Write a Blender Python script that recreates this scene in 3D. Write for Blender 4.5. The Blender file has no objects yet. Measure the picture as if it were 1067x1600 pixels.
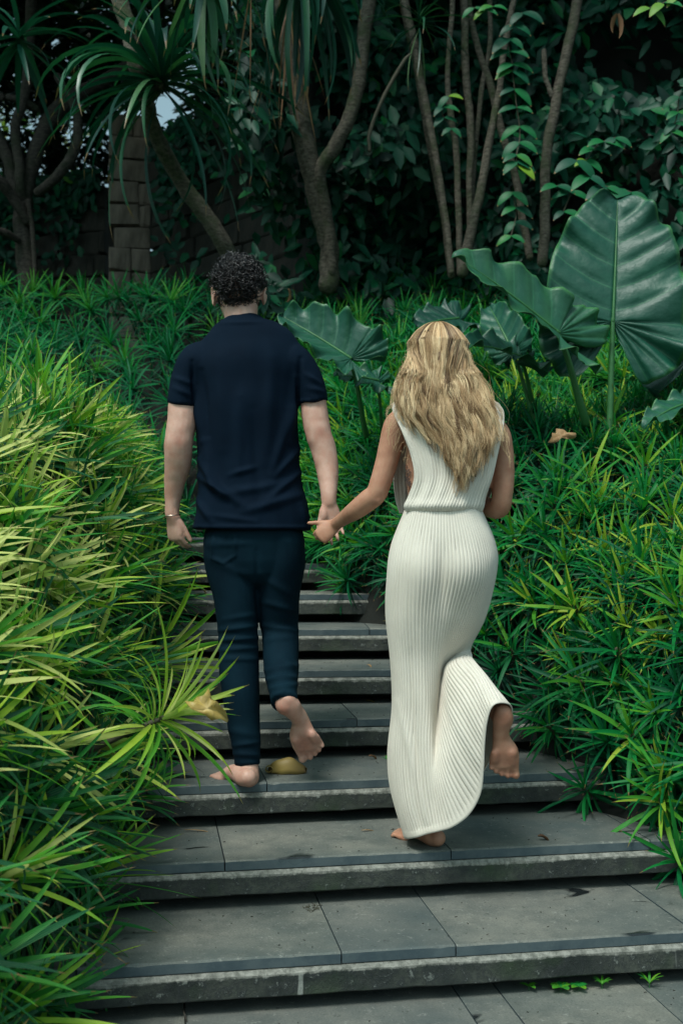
import bpy, math, random
import numpy as np
from mathutils import Vector, Matrix, Quaternion, noise as mnoise

random.seed(11)
rng = np.random.default_rng(11)
PI = math.pi
S = bpy.context.scene
COL = S.collection

# ------------------------------------------------------------------ camera, sky, sun, exposure
FPX, CX, CY, CZ = 1700.0, 533.5, 860.0, 1.2355      # focal length and horizon of the photograph in its own pixels
cam_d = bpy.data.cameras.new("camera")
cam = bpy.data.objects.new("camera", cam_d)
COL.objects.link(cam)
cam.location = (0, 0, CZ)
cam.rotation_euler = (PI / 2, 0, 0)
cam_d.sensor_fit = 'VERTICAL'
cam_d.sensor_height = 36.0
cam_d.lens = FPX / 1600 * 36.0
cam_d.shift_y = (CY - 800) / 1600
cam_d.clip_start = 0.05
cam_d.clip_end = 500
cam_d.dof.use_dof = True
cam_d.dof.focus_distance = 3.65
cam_d.dof.aperture_fstop = 4.0
S.camera = cam

SUN_EL, SUN_AZ = math.radians(60), math.radians(214)   # azimuth clockwise from +Y: behind the camera, a little to the left
world = bpy.data.worlds.new("World")
S.world = world
world.use_nodes = True
wn, wl = world.node_tree.nodes, world.node_tree.links
wn.clear()
sky = wn.new('ShaderNodeTexSky')
sky.sky_type = 'NISHITA'
sky.sun_disc = False
sky.sun_elevation = SUN_EL
sky.sun_rotation = SUN_AZ
sky.dust_density = 3.0
hsv = wn.new('ShaderNodeHueSaturation')
hsv.inputs['Saturation'].default_value = 0.5           # a bright, thinly overcast sky
bg = wn.new('ShaderNodeBackground')
bg.inputs['Strength'].default_value = 0.10
wo = wn.new('ShaderNodeOutputWorld')
wl.new(sky.outputs[0], hsv.inputs['Color'])
wm = wn.new('ShaderNodeMix'); wm.data_type = 'RGBA'; wm.blend_type = 'MULTIPLY'; wm.inputs[0].default_value = 1.0
wm.inputs[7].default_value = (.74, 1.0, .95, 1)          # cool, faintly green daylight
wl.new(hsv.outputs[0], wm.inputs[6]); wl.new(wm.outputs[2], bg.inputs['Color'])
wl.new(bg.outputs[0], wo.inputs[0])

sun_d = bpy.data.lights.new("sun", 'SUN')
sun_d.energy = 1.5
sun_d.angle = math.radians(16)
sun_d.color = (1.0, 0.985, 0.94)
sun = bpy.data.objects.new("sun", sun_d)
COL.objects.link(sun)
_sd = Vector((math.sin(SUN_AZ) * math.cos(SUN_EL), math.cos(SUN_AZ) * math.cos(SUN_EL), math.sin(SUN_EL)))
sun.rotation_euler = _sd.to_track_quat('Z', 'Y').to_euler()
sun.location = _sd * 30

vs = S.view_settings
vs.view_transform = 'Standard'
vs.look = 'None'
vs.exposure = 0.74
vs.gamma = 1.0
vs.use_curve_mapping = False
S.cycles.max_bounces = 6
S.cycles.diffuse_bounces = 3
S.cycles.glossy_bounces = 2
S.cycles.transmission_bounces = 3
S.cycles.transparent_max_bounces = 4

# ------------------------------------------------------------------ helpers
def W(px, py, D):
    """A point of the place: the pixel of the photograph it shows at, and how far in front of the camera it stands."""
    return Vector(((px - CX) / FPX * D, D, CZ - (py - CY) / FPX * D))

def tag(o, label=None, cat=None, group=None, kind=None):
    if label: o['label'] = label
    if cat: o['category'] = cat
    if group: o['group'] = group
    if kind: o['kind'] = kind
    return o

def empty(name, loc=(0, 0, 0), rot=None):
    o = bpy.data.objects.new(name, None)
    o.empty_display_size = 0.05
    COL.objects.link(o)
    o.location = loc
    if rot is not None:
        o.rotation_mode = 'QUATERNION'
        o.rotation_quaternion = rot
    return o

class MB:
    def __init__(s):
        s.v, s.f, s.uv, s.t, s.m = [], [], [], [], []
    def add(s, v, f, uv=None, t=0.5, m=0):
        b = len(s.v)
        s.v.extend([tuple(p) for p in v])
        s.f.extend([tuple(i + b for i in q) for q in f])
        s.uv.extend(uv if uv is not None else [(0.5, 0.5)] * len(v))
        if isinstance(t, (int, float)): s.t.extend([t] * len(v))
        else: s.t.extend(t)
        s.m.extend([m] * len(f))
    def mesh(s, name, mats, smooth=True):
        me = bpy.data.meshes.new(name)
        me.from_pydata(s.v, [], s.f)
        if not isinstance(mats, (list, tuple)): mats = [mats]
        for k in mats: me.materials.append(k)
        if len(mats) > 1: me.polygons.foreach_set('material_index', s.m)
        uvl = me.uv_layers.new(name='UVMap')
        li = np.empty(len(me.loops), dtype=np.int32)
        me.loops.foreach_get('vertex_index', li)
        uvl.data.foreach_set('uv', np.asarray(s.uv, dtype=np.float32)[li].ravel())
        a = me.attributes.new('tint', 'FLOAT', 'POINT')
        a.data.foreach_set('value', np.asarray(s.t, dtype=np.float32))
        if smooth: me.polygons.foreach_set('use_smooth', [True] * len(me.polygons))
        me.update()
        return me
    def build(s, name, mats, parent=None, smooth=True):
        return link(name, s.mesh(name, mats, smooth), parent)

def link(name, me, parent=None):
    o = bpy.data.objects.new(name, me)
    COL.objects.link(o)
    if parent is not None: o.parent = parent
    return o

def crv(P, n):
    """Catmull-Rom through control rows P (lists of numbers), n samples."""
    P = np.asarray(P, dtype=float)
    k = len(P)
    if k == 1: return np.repeat(P, n, 0)
    A = np.vstack([2 * P[0] - P[1], P, 2 * P[-1] - P[-2]])
    t = np.linspace(0, k - 1 - 1e-9, n)
    i = t.astype(int); u = (t - i)[:, None]
    p0, p1, p2, p3 = A[i], A[i + 1], A[i + 2], A[i + 3]
    return 0.5 * ((2 * p1) + (-p0 + p2) * u + (2 * p0 - 5 * p1 + 4 * p2 - p3) * u ** 2 + (-p0 + 3 * p1 - 3 * p2 + p3) * u ** 3)

def loft(mb, pts, rad, side=(1, 0, 0), n=14, samp=None, cap=True, t=0.5, m=0, flat=(0, 0)):
    """Elliptic sections along a curve: rad = list of r or (a, b); a lies along 'side'."""
    pts = [Vector(p) for p in pts]
    rr = [(r, r) if isinstance(r, (int, float)) else r for r in rad]
    if samp is None: samp = max(2, (len(pts) - 1) * 4 + 1)
    C = crv([[*p, *r] for p, r in zip(pts, rr)], samp)
    P, R = C[:, :3], np.maximum(C[:, 3:5], 1e-4)
    T = np.gradient(P, axis=0)
    T /= np.linalg.norm(T, axis=1)[:, None] + 1e-12
    if cap:
        pre, rpre, post, rpost = [], [], [], []
        for q, sc in ((1.0, 0.08), (0.92, 0.4), (0.7, 0.72), (0.38, 0.92)):
            r0 = min(R[0]); r1 = min(R[-1])
            pre.append(P[0] - T[0] * r0 * q); rpre.append(R[0] * sc)
            post.append(P[-1] + T[-1] * r1 * q); rpost.append(R[-1] * sc)
        if flat[0]: pre, rpre = [], []
        if flat[1]: post, rpost = [], []
        T = np.vstack([[T[0]] * len(pre), T, [T[-1]] * len(post)]) if pre and post else np.vstack([[T[0]] * len(pre), T]) if pre else np.vstack([T, [T[-1]] * len(post)]) if post else T
        P = np.vstack(([pre] if pre else []) + [P] + ([post[::-1]] if post else [])); R = np.vstack(([rpre] if rpre else []) + [R] + ([rpost[::-1]] if rpost else []))
    s0 = np.asarray(Vector(side).normalized())
    A = s0 - T * (T @ s0)[:, None]
    bad = np.linalg.norm(A, axis=1) < 0.05
    A[bad] = np.cross(T[bad], [0, 1, 0.01])
    A /= np.linalg.norm(A, axis=1)[:, None]
    B = np.cross(T, A)
    th = np.linspace(0, 2 * PI, n, endpoint=False)
    V = P[:, None, :] + A[:, None, :] * (R[:, 0, None, None] * np.cos(th)[None, :, None]) + B[:, None, :] * (R[:, 1, None, None] * np.sin(th)[None, :, None])
    k = len(P)
    f = [(i * n + j, i * n + (j + 1) % n, (i + 1) * n + (j + 1) % n, (i + 1) * n + j) for i in range(k - 1) for j in range(n)]
    f += [tuple(range(n - 1, -1, -1)), tuple((k - 1) * n + j for j in range(n))]
    uv = [(j / n, i / (k - 1)) for i in range(k) for j in range(n)]
    mb.add(V.reshape(-1, 3), f, uv, t, m)

def box(mb, c, s, rz=0.0, bev=0.0, t=0.5, m=0, jit=0.0):
    """Box with chamfered edges (centre, full sizes)."""
    hx, hy, hz = s[0] / 2, s[1] / 2, s[2] / 2
    b = min(bev, hx * .8, hy * .8, hz * .8)
    if b <= 0:
        v = [(x, y, z) for z in (-hz, hz) for y in (-hy, hy) for x in (-hx, hx)]
        f = [(0, 2, 3, 1), (4, 5, 7, 6), (0, 1, 5, 4), (2, 6, 7, 3), (0, 4, 6, 2), (1, 3, 7, 5)]
    else:
        v = []
        idx = {}
        for sx in (-1, 1):
            for sy in (-1, 1):
                for sz in (-1, 1):
                    for a in range(3):
                        h = [hx, hy, hz]
                        p = [sx * (h[0] - b), sy * (h[1] - b), sz * (h[2] - b)]
                        p[a] = (sx, sy, sz)[a] * h[a]
                        idx[(sx, sy, sz, a)] = len(v); v.append(tuple(p))
        f = []
        def q(*k): f.append(tuple(idx[i] for i in k))
        for a in range(3):
            o1, o2 = [i for i in range(3) if i != a]
            for sa in (-1, 1):
                c4 = []
                for s1, s2 in ((-1, -1), (1, -1), (1, 1), (-1, 1)):
                    k = [0, 0, 0]; k[a] = sa; k[o1] = s1; k[o2] = s2
                    c4.append((*k, a))
                if (sa > 0) == (a == 1): c4 = c4[::-1]
                q(*c4)
            for s1 in (-1, 1):
                for s2 in (-1, 1):
                    k0 = [0, 0, 0]; k0[a] = -1; k0[o1] = s1; k0[o2] = s2
                    k1 = list(k0); k1[a] = 1
                    e = [(*k0, o1), (*k1, o1), (*k1, o2), (*k0, o2)]
                    flip = (s1 * s2 > 0) ^ (a == 1)
                    q(*(e if flip else e[::-1]))
        for sx in (-1, 1):
            for sy in (-1, 1):
                for sz in (-1, 1):
                    e = [(sx, sy, sz, 0), (sx, sy, sz, 1), (sx, sy, sz, 2)]
                    q(*(e if sx * sy * sz > 0 else e[::-1]))
    if jit: v = [(x + random.uniform(-jit, jit), y + random.uniform(-jit, jit), z + random.uniform(-jit, jit)) for x, y, z in v]
    cr, sr = math.cos(rz), math.sin(rz)
    mb.add([(c[0] + x * cr - y * sr, c[1] + x * sr + y * cr, c[2] + z) for x, y, z in v], f, None, t, m)

def remesh(mb, name, vox, smooth=4, mats=None, parent=None, disp=None, attr=None):
    """Fuse all the overlapping lofts of mb into one continuous skin."""
    me = mb.mesh(name + '_src', [])
    o = bpy.data.objects.new(name + '_src', me)
    COL.objects.link(o)
    r = o.modifiers.new('r', 'REMESH'); r.mode = 'VOXEL'; r.voxel_size = vox; r.use_smooth_shade = True
    if smooth:
        s_ = o.modifiers.new('s', 'SMOOTH'); s_.factor = 0.5; s_.iterations = smooth
    dg = bpy.context.evaluated_depsgraph_get()
    out = bpy.data.meshes.new_from_object(o.evaluated_get(dg))
    bpy.data.objects.remove(o); bpy.data.meshes.remove(me)
    out.name = name
    n = len(out.vertices)
    co = np.empty(n * 3); out.vertices.foreach_get('co', co); co = co.reshape(-1, 3)
    no = np.empty(n * 3); out.vertices.foreach_get('normal', no); no = no.reshape(-1, 3)
    if disp is not None:
        co = co + no * disp(co, no)[:, None]
        out.vertices.foreach_set('co', co.ravel())
    a = out.attributes.get('tint') or out.attributes.new('tint', 'FLOAT', 'POINT')
    a.data.foreach_set('value', (attr(co, no) if attr else np.full(n, .5)).astype(np.float32))
    out.materials.clear()
    if mats: out.materials.append(mats)
    out.polygons.foreach_set('use_smooth', [True] * len(out.polygons))
    out.update()
    return link(name, out, parent)

def proj(co):
    """World points -> photograph pixels (to author folds where the photograph shows them)."""
    D = co[:, 1]
    return CX + co[:, 0] / D * FPX, CY - (co[:, 2] - CZ) / D * FPX

def ridges(co, segs):
    """Sum of soft cloth folds along segments (x1, y1, x2, y2, width, height)."""
    X, Y = proj(co)
    out = np.zeros(len(co))
    for x1, y1, x2, y2, w, h in segs:
        dx, dy = x2 - x1, y2 - y1
        L2 = dx * dx + dy * dy
        t = np.clip(((X - x1) * dx + (Y - y1) * dy) / L2, 0, 1)
        d = np.hypot(X - x1 - t * dx, Y - y1 - t * dy)
        out += h * np.exp(-(d / w) ** 2) * (0.35 + 0.65 * np.sin(PI * np.clip(t, 0.03, 0.97)))
    return out

def nz(co, sc, seed=0.0):
    """Cheap smooth pseudo-noise, vectorised."""
    p = co * sc + seed
    x, y, z = p[:, 0], p[:, 1], p[:, 2]
    return (np.sin(x * 1.7 + 1.3 * np.sin(y * 1.1 + .7)) + np.sin(y * 2.3 + 1.7 * np.sin(z * 1.3)) + np.sin(z * 1.9 + 1.1 * np.sin(x * 1.5 + 2.1))) / 3

# ------------------------------------------------------------------ materials
def M_new(name):
    m = bpy.data.materials.new(name)
    m.use_nodes = True
    nt = m.node_tree
    nt.nodes.clear()
    out = nt.nodes.new('ShaderNodeOutputMaterial')
    b = nt.nodes.new('ShaderNodeBsdfPrincipled')
    nt.links.new(b.outputs[0], out.inputs[0])
    return m, nt, b, out

def N(nt, typ, **kw):
    n = nt.nodes.new(typ)
    for k, v in kw.items():
        if k.startswith('i_'):
            key = k[2:]
            key = int(key) if key.isdigit() else key.replace('_', ' ')
            n.inputs[key].default_value = v
        else: setattr(n, k, v)
    return n

def ramp(nt, fac, stops, interp='LINEAR'):
    r = nt.nodes.new('ShaderNodeValToRGB')
    r.color_ramp.interpolation = interp
    e = r.color_ramp.elements
    while len(e) < len(stops): e.new(0.5)
    for i, (p, c) in enumerate(stops):
        e[i].position = p
        e[i].color = (c, c, c, 1) if isinstance(c, (int, float)) else (*c, 1)
    nt.links.new(fac, r.inputs[0])
    return r.outputs[0]

def mixc(nt, fac, a, b, mode='MIX'):
    n = nt.nodes.new('ShaderNodeMix'); n.data_type = 'RGBA'; n.blend_type = mode
    for sock, v in ((n.inputs[0], fac), (n.inputs[6], a), (n.inputs[7], b)):
        if isinstance(v, (int, float)): sock.default_value = v
        elif isinstance(v, tuple): sock.default_value = (*v, 1)
        else: nt.links.new(v, sock)
    return n.outputs[2]

def tex(nt, scale, detail=4, rough=0.55, coord='Object', stretch=None, dist=0.0, rnd=False):
    tc = nt.nodes.new('ShaderNodeTexCoord')
    src = tc.outputs[coord]
    if rnd:                                            # every object cuts its own piece out of the pattern
        oi = nt.nodes.new('ShaderNodeObjectInfo')
        ml = nt.nodes.new('ShaderNodeVectorMath'); ml.operation = 'MULTIPLY_ADD'
        ml.inputs[1].default_value = (1, 1, 1)
        k = nt.nodes.new('ShaderNodeMath'); k.operation = 'MULTIPLY'; k.inputs[1].default_value = 61.0
        nt.links.new(oi.outputs['Random'], k.inputs[0])
        nt.links.new(src, ml.inputs[0]); nt.links.new(k.outputs[0], ml.inputs[2]); src = ml.outputs[0]
    if stretch:
        mp = N(nt, 'ShaderNodeMapping'); mp.inputs['Scale'].default_value = stretch
        nt.links.new(src, mp.inputs[0]); src = mp.outputs[0]
    n = N(nt, 'ShaderNodeTexNoise', i_Scale=scale, i_Detail=detail, i_Roughness=rough, i_Distortion=dist)
    nt.links.new(src, n.inputs[0])
    return n.outputs[0]

def bump(nt, b, h, strength, dist=0.01):
    n = N(nt, 'ShaderNodeBump', i_Strength=strength, i_Distance=dist)
    nt.links.new(h, n.inputs['Height'])
    nt.links.new(n.outputs[0], b.inputs['Normal'])

def mat_leaf(name, stops, rough=0.42, trans=0.22, stripe=0.0, var=0.25, spec=0.5, stripe_col=(0.42, 0.50, 0.20)):
    m, nt, b, out = M_new(name)
    at = N(nt, 'ShaderNodeAttribute', attribute_name='tint')
    oi = N(nt, 'ShaderNodeObjectInfo')
    mm = N(nt, 'ShaderNodeMath', operation='MULTIPLY_ADD'); mm.inputs[1].default_value = var; mm.inputs[2].default_value = -var / 2
    nt.links.new(oi.outputs['Random'], mm.inputs[0])
    ad = N(nt, 'ShaderNodeMath', operation='ADD')
    nt.links.new(at.outputs['Fac'], ad.inputs[0]); nt.links.new(mm.outputs[0], ad.inputs[1])
    nzs = tex(nt, 9, 3)
    ad2 = N(nt, 'ShaderNodeMath', operation='MULTIPLY_ADD'); ad2.inputs[1].default_value = 0.22
    nt.links.new(nzs, ad2.inputs[0]); nt.links.new(ad.outputs[0], ad2.inputs[2])
    sb = N(nt, 'ShaderNodeMath', operation='SUBTRACT'); sb.inputs[1].default_value = 0.10
    nt.links.new(ad2.outputs[0], sb.inputs[0])
    c = ramp(nt, sb.outputs[0], stops)
    if stripe:
        uv = N(nt, 'ShaderNodeTexCoord'); sp = N(nt, 'ShaderNodeSeparateXYZ')
        nt.links.new(uv.outputs['UV'], sp.inputs[0])
        w = N(nt, 'ShaderNodeMath', operation='SINE'); mu = N(nt, 'ShaderNodeMath', operation='MULTIPLY'); mu.inputs[1].default_value = 24
        nt.links.new(sp.outputs[0], mu.inputs[0]); nt.links.new(mu.outputs[0], w.inputs[0])
        rr = ramp(nt, w.outputs[0], [(0.3, 0.0), (0.95, stripe)])
        c = mixc(nt, rr, c, stripe_col)
    # withered tips
    tcu = N(nt, 'ShaderNodeTexCoord'); spu = N(nt, 'ShaderNodeSeparateXYZ'); nt.links.new(tcu.outputs['UV'], spu.inputs[0])
    ty = N(nt, 'ShaderNodeMath', operation='MULTIPLY_ADD'); ty.inputs[1].default_value = .12; nt.links.new(tex(nt, 6, 1), ty.inputs[0]); nt.links.new(spu.outputs[1], ty.inputs[2])
    c = mixc(nt, ramp(nt, ty.outputs[0], [(.985, 0.0), (1.04 - .04, .85)]), c, (.22, .13, .05))
    nt.links.new(c, b.inputs['Base Color'])
    b.inputs['Roughness'].default_value = rough
    b.inputs['Specular IOR Level'].default_value = spec
    tr = N(nt, 'ShaderNodeBsdfTranslucent')
    nt.links.new(mixc(nt, 1.0, c, (.72, 1.15, .7), 'MULTIPLY'), tr.inputs[0])
    mx = N(nt, 'ShaderNodeMixShader', i_0=trans)
    nt.links.new(b.outputs[0], mx.inputs[1]); nt.links.new(tr.outputs[0], mx.inputs[2])
    nt.links.new(mx.outputs[0], out.inputs[0])
    return m

MAT = {}
# greens are cool and deep; the left-hand shrubs run to lime and cream
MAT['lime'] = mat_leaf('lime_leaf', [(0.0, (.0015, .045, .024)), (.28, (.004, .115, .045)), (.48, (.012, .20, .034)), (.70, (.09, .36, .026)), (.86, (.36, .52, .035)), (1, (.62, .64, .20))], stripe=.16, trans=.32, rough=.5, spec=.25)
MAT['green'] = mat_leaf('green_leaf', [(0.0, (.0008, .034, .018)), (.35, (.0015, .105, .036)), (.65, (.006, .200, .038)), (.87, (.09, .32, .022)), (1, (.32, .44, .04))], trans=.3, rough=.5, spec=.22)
MAT['hedge'] = mat_leaf('hedge_leaf', [(0.0, (.0006, .034, .020)), (.4, (.001, .115, .044)), (.75, (.005, .205, .040)), (1, (.08, .30, .035))], trans=.28, rough=.55, spec=.2)
MAT['vine'] = mat_leaf('vine_leaf', [(0.0, (.001, .022, .014)), (.5, (.002, .070, .036)), (.8, (.008, .15, .036)), (1, (.16, .30, .02))], trans=.15, rough=.5, spec=.3)
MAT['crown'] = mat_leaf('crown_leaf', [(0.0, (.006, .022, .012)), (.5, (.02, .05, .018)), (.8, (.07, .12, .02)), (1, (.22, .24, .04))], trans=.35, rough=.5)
MAT['strap'] = mat_leaf('strap_leaf', [(0.0, (.002, .035, .026)), (.5, (.008, .075, .045)), (.8, (.03, .14, .05)), (1, (.16, .26, .12))], trans=.2, rough=.38)
MAT['dry'] = mat_leaf('dry_leaf', [(0.0, (.08, .035, .015)), (.5, (.22, .11, .05)), (1, (.42, .26, .12))], trans=.1, rough=.7)
MAT['yellow'] = mat_leaf('yellow_leaf', [(0.0, (.14, .085, .025)), (.5, (.36, .25, .07)), (1, (.60, .42, .09))], trans=.15, rough=.5, var=.1)

def mat_ear():
    m, nt, b, out = M_new('elephant_ear_blade')
    uv = N(nt, 'ShaderNodeTexCoord'); sp = N(nt, 'ShaderNodeSeparateXYZ')
    nt.links.new(uv.outputs['UV'], sp.inputs[0])
    # veins leave the midrib at regular steps of v; u runs outward
    mu = N(nt, 'ShaderNodeMath', operation='MULTIPLY'); mu.inputs[1].default_value = 2 * PI * 11
    sn = N(nt, 'ShaderNodeMath', operation='COSINE')
    nt.links.new(sp.outputs[1], mu.inputs[0]); nt.links.new(mu.outputs[0], sn.inputs[0])
    vein = ramp(nt, sn.outputs[0], [(.965, 0.0), (.995, 1.0)])
    at = N(nt, 'ShaderNodeAttribute', attribute_name='tint')
    base = ramp(nt, at.outputs['Fac'], [(0, (.002, .040, .026)), (.5, (.007, .085, .048)), (1, (.05, .20, .05))])
    n1 = tex(nt, 7, 4)
    base = mixc(nt, ramp(nt, n1, [(.35, 0.0), (.7, .45)]), base, (.012, .06, .045))
    c = mixc(nt, mixc(nt, 1.0, vein, (.5, .5, .5), 'MULTIPLY'), base, (.035, .17, .08))
    nt.links.new(c, b.inputs['Base Color'])
    b.inputs['Roughness'].default_value = .46
    b.inputs['Specular IOR Level'].default_value = .5
    n2 = tex(nt, 26, 4, .6)
    bump(nt, b, n2, .35, .010)
    tr = N(nt, 'ShaderNodeBsdfTranslucent'); nt.links.new(c, tr.inputs[0])
    mx = N(nt, 'ShaderNodeMixShader', i_0=.12)
    nt.links.new(b.outputs[0], mx.inputs[1]); nt.links.new(tr.outputs[0], mx.inputs[2])
    nt.links.new(mx.outputs[0], out.inputs[0])
    return m
MAT['ear'] = mat_ear()

def mat_plain(name, col, rough=.6, nscale=20, amt=.3, col2=None, bstr=0.0, bdist=.003, stretch=None, spec=.5, coord='Object'):
    m, nt, b, out = M_new(name)
    n = tex(nt, nscale, 5, coord=coord, stretch=stretch)
    c2 = col2 or tuple(x * .45 for x in col)
    nt.links.new(mixc(nt, ramp(nt, n, [(.35, 0.0), (.7, 1.0)]), col, tuple(a * (1 - amt) + b_ * amt for a, b_ in zip(col, c2))), b.inputs['Base Color'])
    b.inputs['Roughness'].default_value = rough
    b.inputs['Specular IOR Level'].default_value = spec
    if bstr: bump(nt, b, n, bstr, bdist)
    return m
MAT['stalk'] = mat_plain('green_stalk', (.035, .15, .04), .4, 14, .5)
MAT['stem'] = mat_plain('woody_stem', (.07, .065, .04), .8, 40, .6, bstr=.4)
MAT['soil'] = mat_plain('dark_soil', (.010, .012, .009), .95, 7, .6, bstr=.6, bdist=.02)

def mat_bark(name, c1, c2, moss, rings=60):
    m, nt, b, out = M_new(name)
    n1 = tex(nt, 5, 6, .65)
    n2 = tex(nt, 26, 5, .7, stretch=(1, 1, 2.6))
    c = mixc(nt, ramp(nt, n2, [(.38, 0.0), (.62, 1.0)]), c1, c2)
    c = mixc(nt, ramp(nt, n1, [(.48, 0.0), (.64, .8)]), c, moss)
    nt.links.new(c, b.inputs['Base Color'])
    b.inputs['Roughness'].default_value = .85
    b.inputs['Specular IOR Level'].default_value = .25
    bump(nt, b, n2, .9, .02)
    return m
MAT['bark'] = mat_bark('ringed_bark', (.055, .048, .036), (.16, .14, .11), (.035, .06, .02))
MAT['bark_dark'] = mat_bark('dark_bark', (.022, .020, .017), (.07, .06, .05), (.02, .03, .014))

def mat_paver():
    m, nt, b, out = M_new('basalt_paver')
    big = tex(nt, 2.3, 5, .6, rnd=True)
    mid = tex(nt, 9, 6, .7, rnd=True)
    fine = tex(nt, 160, 3, .7)
    oi = N(nt, 'ShaderNodeObjectInfo')
    c = mixc(nt, ramp(nt, big, [(.32, 0.0), (.68, 1.0)]), (.075, .098, .094), (.250, .240, .200))
    c = mixc(nt, ramp(nt, mid, [(.42, 0.0), (.72, .65)]), c, (.060, .074, .068))
    c = mixc(nt, ramp(nt, fine, [(.3, .45), (.6, 0.0)]), c, (.03, .035, .035))
    c = mixc(nt, ramp(nt, oi.outputs['Random'], [(0, 0.0), (1, .35)]), c, (.06, .075, .082))
    spk = tex(nt, 45, 4, .8, rnd=True)
    c = mixc(nt, ramp(nt, spk, [(.60, 0.0), (.66, .5)]), c, (.30, .30, .27))
    c = mixc(nt, ramp(nt, tex(nt, 30, 4, .8, rnd=True), [(.62, 0.0), (.67, .7)]), c, (.035, .042, .036))
    wet = ramp(nt, tex(nt, 2.6, 3, .5, stretch=(1, 2.2, 1), dist=.5, rnd=True), [(.66, 0.0), (.685, 1.0)])
    c = mixc(nt, wet, c, (.015, .019, .020))
    # upright faces take a darker slate-blue than the treads
    ge = N(nt, 'ShaderNodeNewGeometry'); sx = N(nt, 'ShaderNodeSeparateXYZ')
    nt.links.new(ge.outputs['True Normal'], sx.inputs[0])
    up = ramp(nt, sx.outputs[2], [(.3, 1.0), (.8, 0.0)])
    c = mixc(nt, up, c, mixc(nt, ramp(nt, mid, [(.4, 0.0), (.6, 1.0)]), (.045, .068, .080), (.075, .100, .108)))
    nt.links.new(c, b.inputs['Base Color'])
    rg = mixc(nt, wet, (.72, .72, .72), (.22, .22, .22))
    nt.links.new(rg, b.inputs['Roughness'])
    bump(nt, b, fine, .25, .002)
    return m
MAT['paver'] = mat_paver()

def mat_concrete():
    m, nt, b, out = M_new('weathered_concrete')
    tc = N(nt, 'ShaderNodeTexCoord'); sp = N(nt, 'ShaderNodeSeparateXYZ')
    nt.links.new(tc.outputs['Object'], sp.inputs[0])
    n1 = tex(nt, 4.5, 6, .7, rnd=True); n2 = tex(nt, 40, 5, .75, rnd=True); n3 = tex(nt, 14, 3, .5, stretch=(1, 1, .12), rnd=True)
    c = mixc(nt, ramp(nt, n1, [(.4, 0.0), (.6, 1.0)]), (.014, .019, .017), (.058, .064, .052))
    c = mixc(nt, ramp(nt, n2, [(.45, 0.0), (.58, .8)]), c, (.022, .026, .026))
    c = mixc(nt, ramp(nt, n2, [(.60, 0.0), (.66, .7)]), c, (.20, .215, .19))
    c = mixc(nt, ramp(nt, tex(nt, 3.0, 4), [(.55, 0.0), (.66, .55)]), c, (.03, .055, .02))
    # lime bloom, with the light on the ledge painted in, along the top 15 mm of the casting (object z = 0 at its top), with a ragged lower edge
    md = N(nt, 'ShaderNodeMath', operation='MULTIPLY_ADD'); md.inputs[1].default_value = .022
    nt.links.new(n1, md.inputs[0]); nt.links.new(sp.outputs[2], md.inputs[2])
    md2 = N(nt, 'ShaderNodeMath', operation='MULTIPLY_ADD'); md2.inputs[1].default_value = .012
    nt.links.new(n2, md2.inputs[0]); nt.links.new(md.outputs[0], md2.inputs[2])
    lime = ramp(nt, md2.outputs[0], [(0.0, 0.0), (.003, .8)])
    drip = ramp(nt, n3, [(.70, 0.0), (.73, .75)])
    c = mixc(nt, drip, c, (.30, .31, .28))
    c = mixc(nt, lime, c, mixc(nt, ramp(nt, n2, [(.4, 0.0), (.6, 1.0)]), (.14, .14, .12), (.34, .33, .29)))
    nt.links.new(c, b.inputs['Base Color'])
    b.inputs['Roughness'].default_value = .85
    bump(nt, b, n2, .8, .006)
    return m
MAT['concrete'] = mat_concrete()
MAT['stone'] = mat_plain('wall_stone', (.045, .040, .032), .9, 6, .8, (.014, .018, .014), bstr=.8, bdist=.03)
MAT['stone_painted_lit'] = mat_plain('wall_stone_painted_lit', (.30, .25, .20), .9, 3, .9, (.07, .06, .045), bstr=.8, bdist=.03)  # the wall's stone again, light on the pillar painted in as a paler colour
MAT['mortar'] = mat_plain('wall_mortar', (.018, .018, .015), .95, 12, .6, bstr=.5)

def mat_skin(name, c1, c2, mark):
    m, nt, b, out = M_new(name)
    n1 = tex(nt, 26, 4, .6); n2 = tex(nt, 300, 2)
    at = N(nt, 'ShaderNodeAttribute', attribute_name='tint')
    c = mixc(nt, ramp(nt, n1, [(.35, 0.0), (.68, 1.0)]), c1, c2)
    c = mixc(nt, at.outputs['Fac'], c, mixc(nt, ramp(nt, tex(nt, 60, 4), [(.4, 0.0), (.65, 1.0)]), mark, tuple(.7 * x for x in mark)))
    nt.links.new(c, b.inputs['Base Color'])
    b.inputs['Roughness'].default_value = .5
    b.inputs['Specular IOR Level'].default_value = .35
    b.inputs['Subsurface Weight'].default_value = .12
    b.inputs['Subsurface Radius'].default_value = (1.0, .35, .2)
    b.inputs['Subsurface Scale'].default_value = .012
    bump(nt, b, n2, .12, .001)
    return m
MAT['skin_m'] = mat_skin('fair_skin', (.60, .37, .29), (.52, .27, .20), (.38, .13, .085))
MAT['skin_w'] = mat_skin('tanned_skin', (.52, .27, .175), (.44, .20, .125), (.26, .105, .065))

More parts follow.
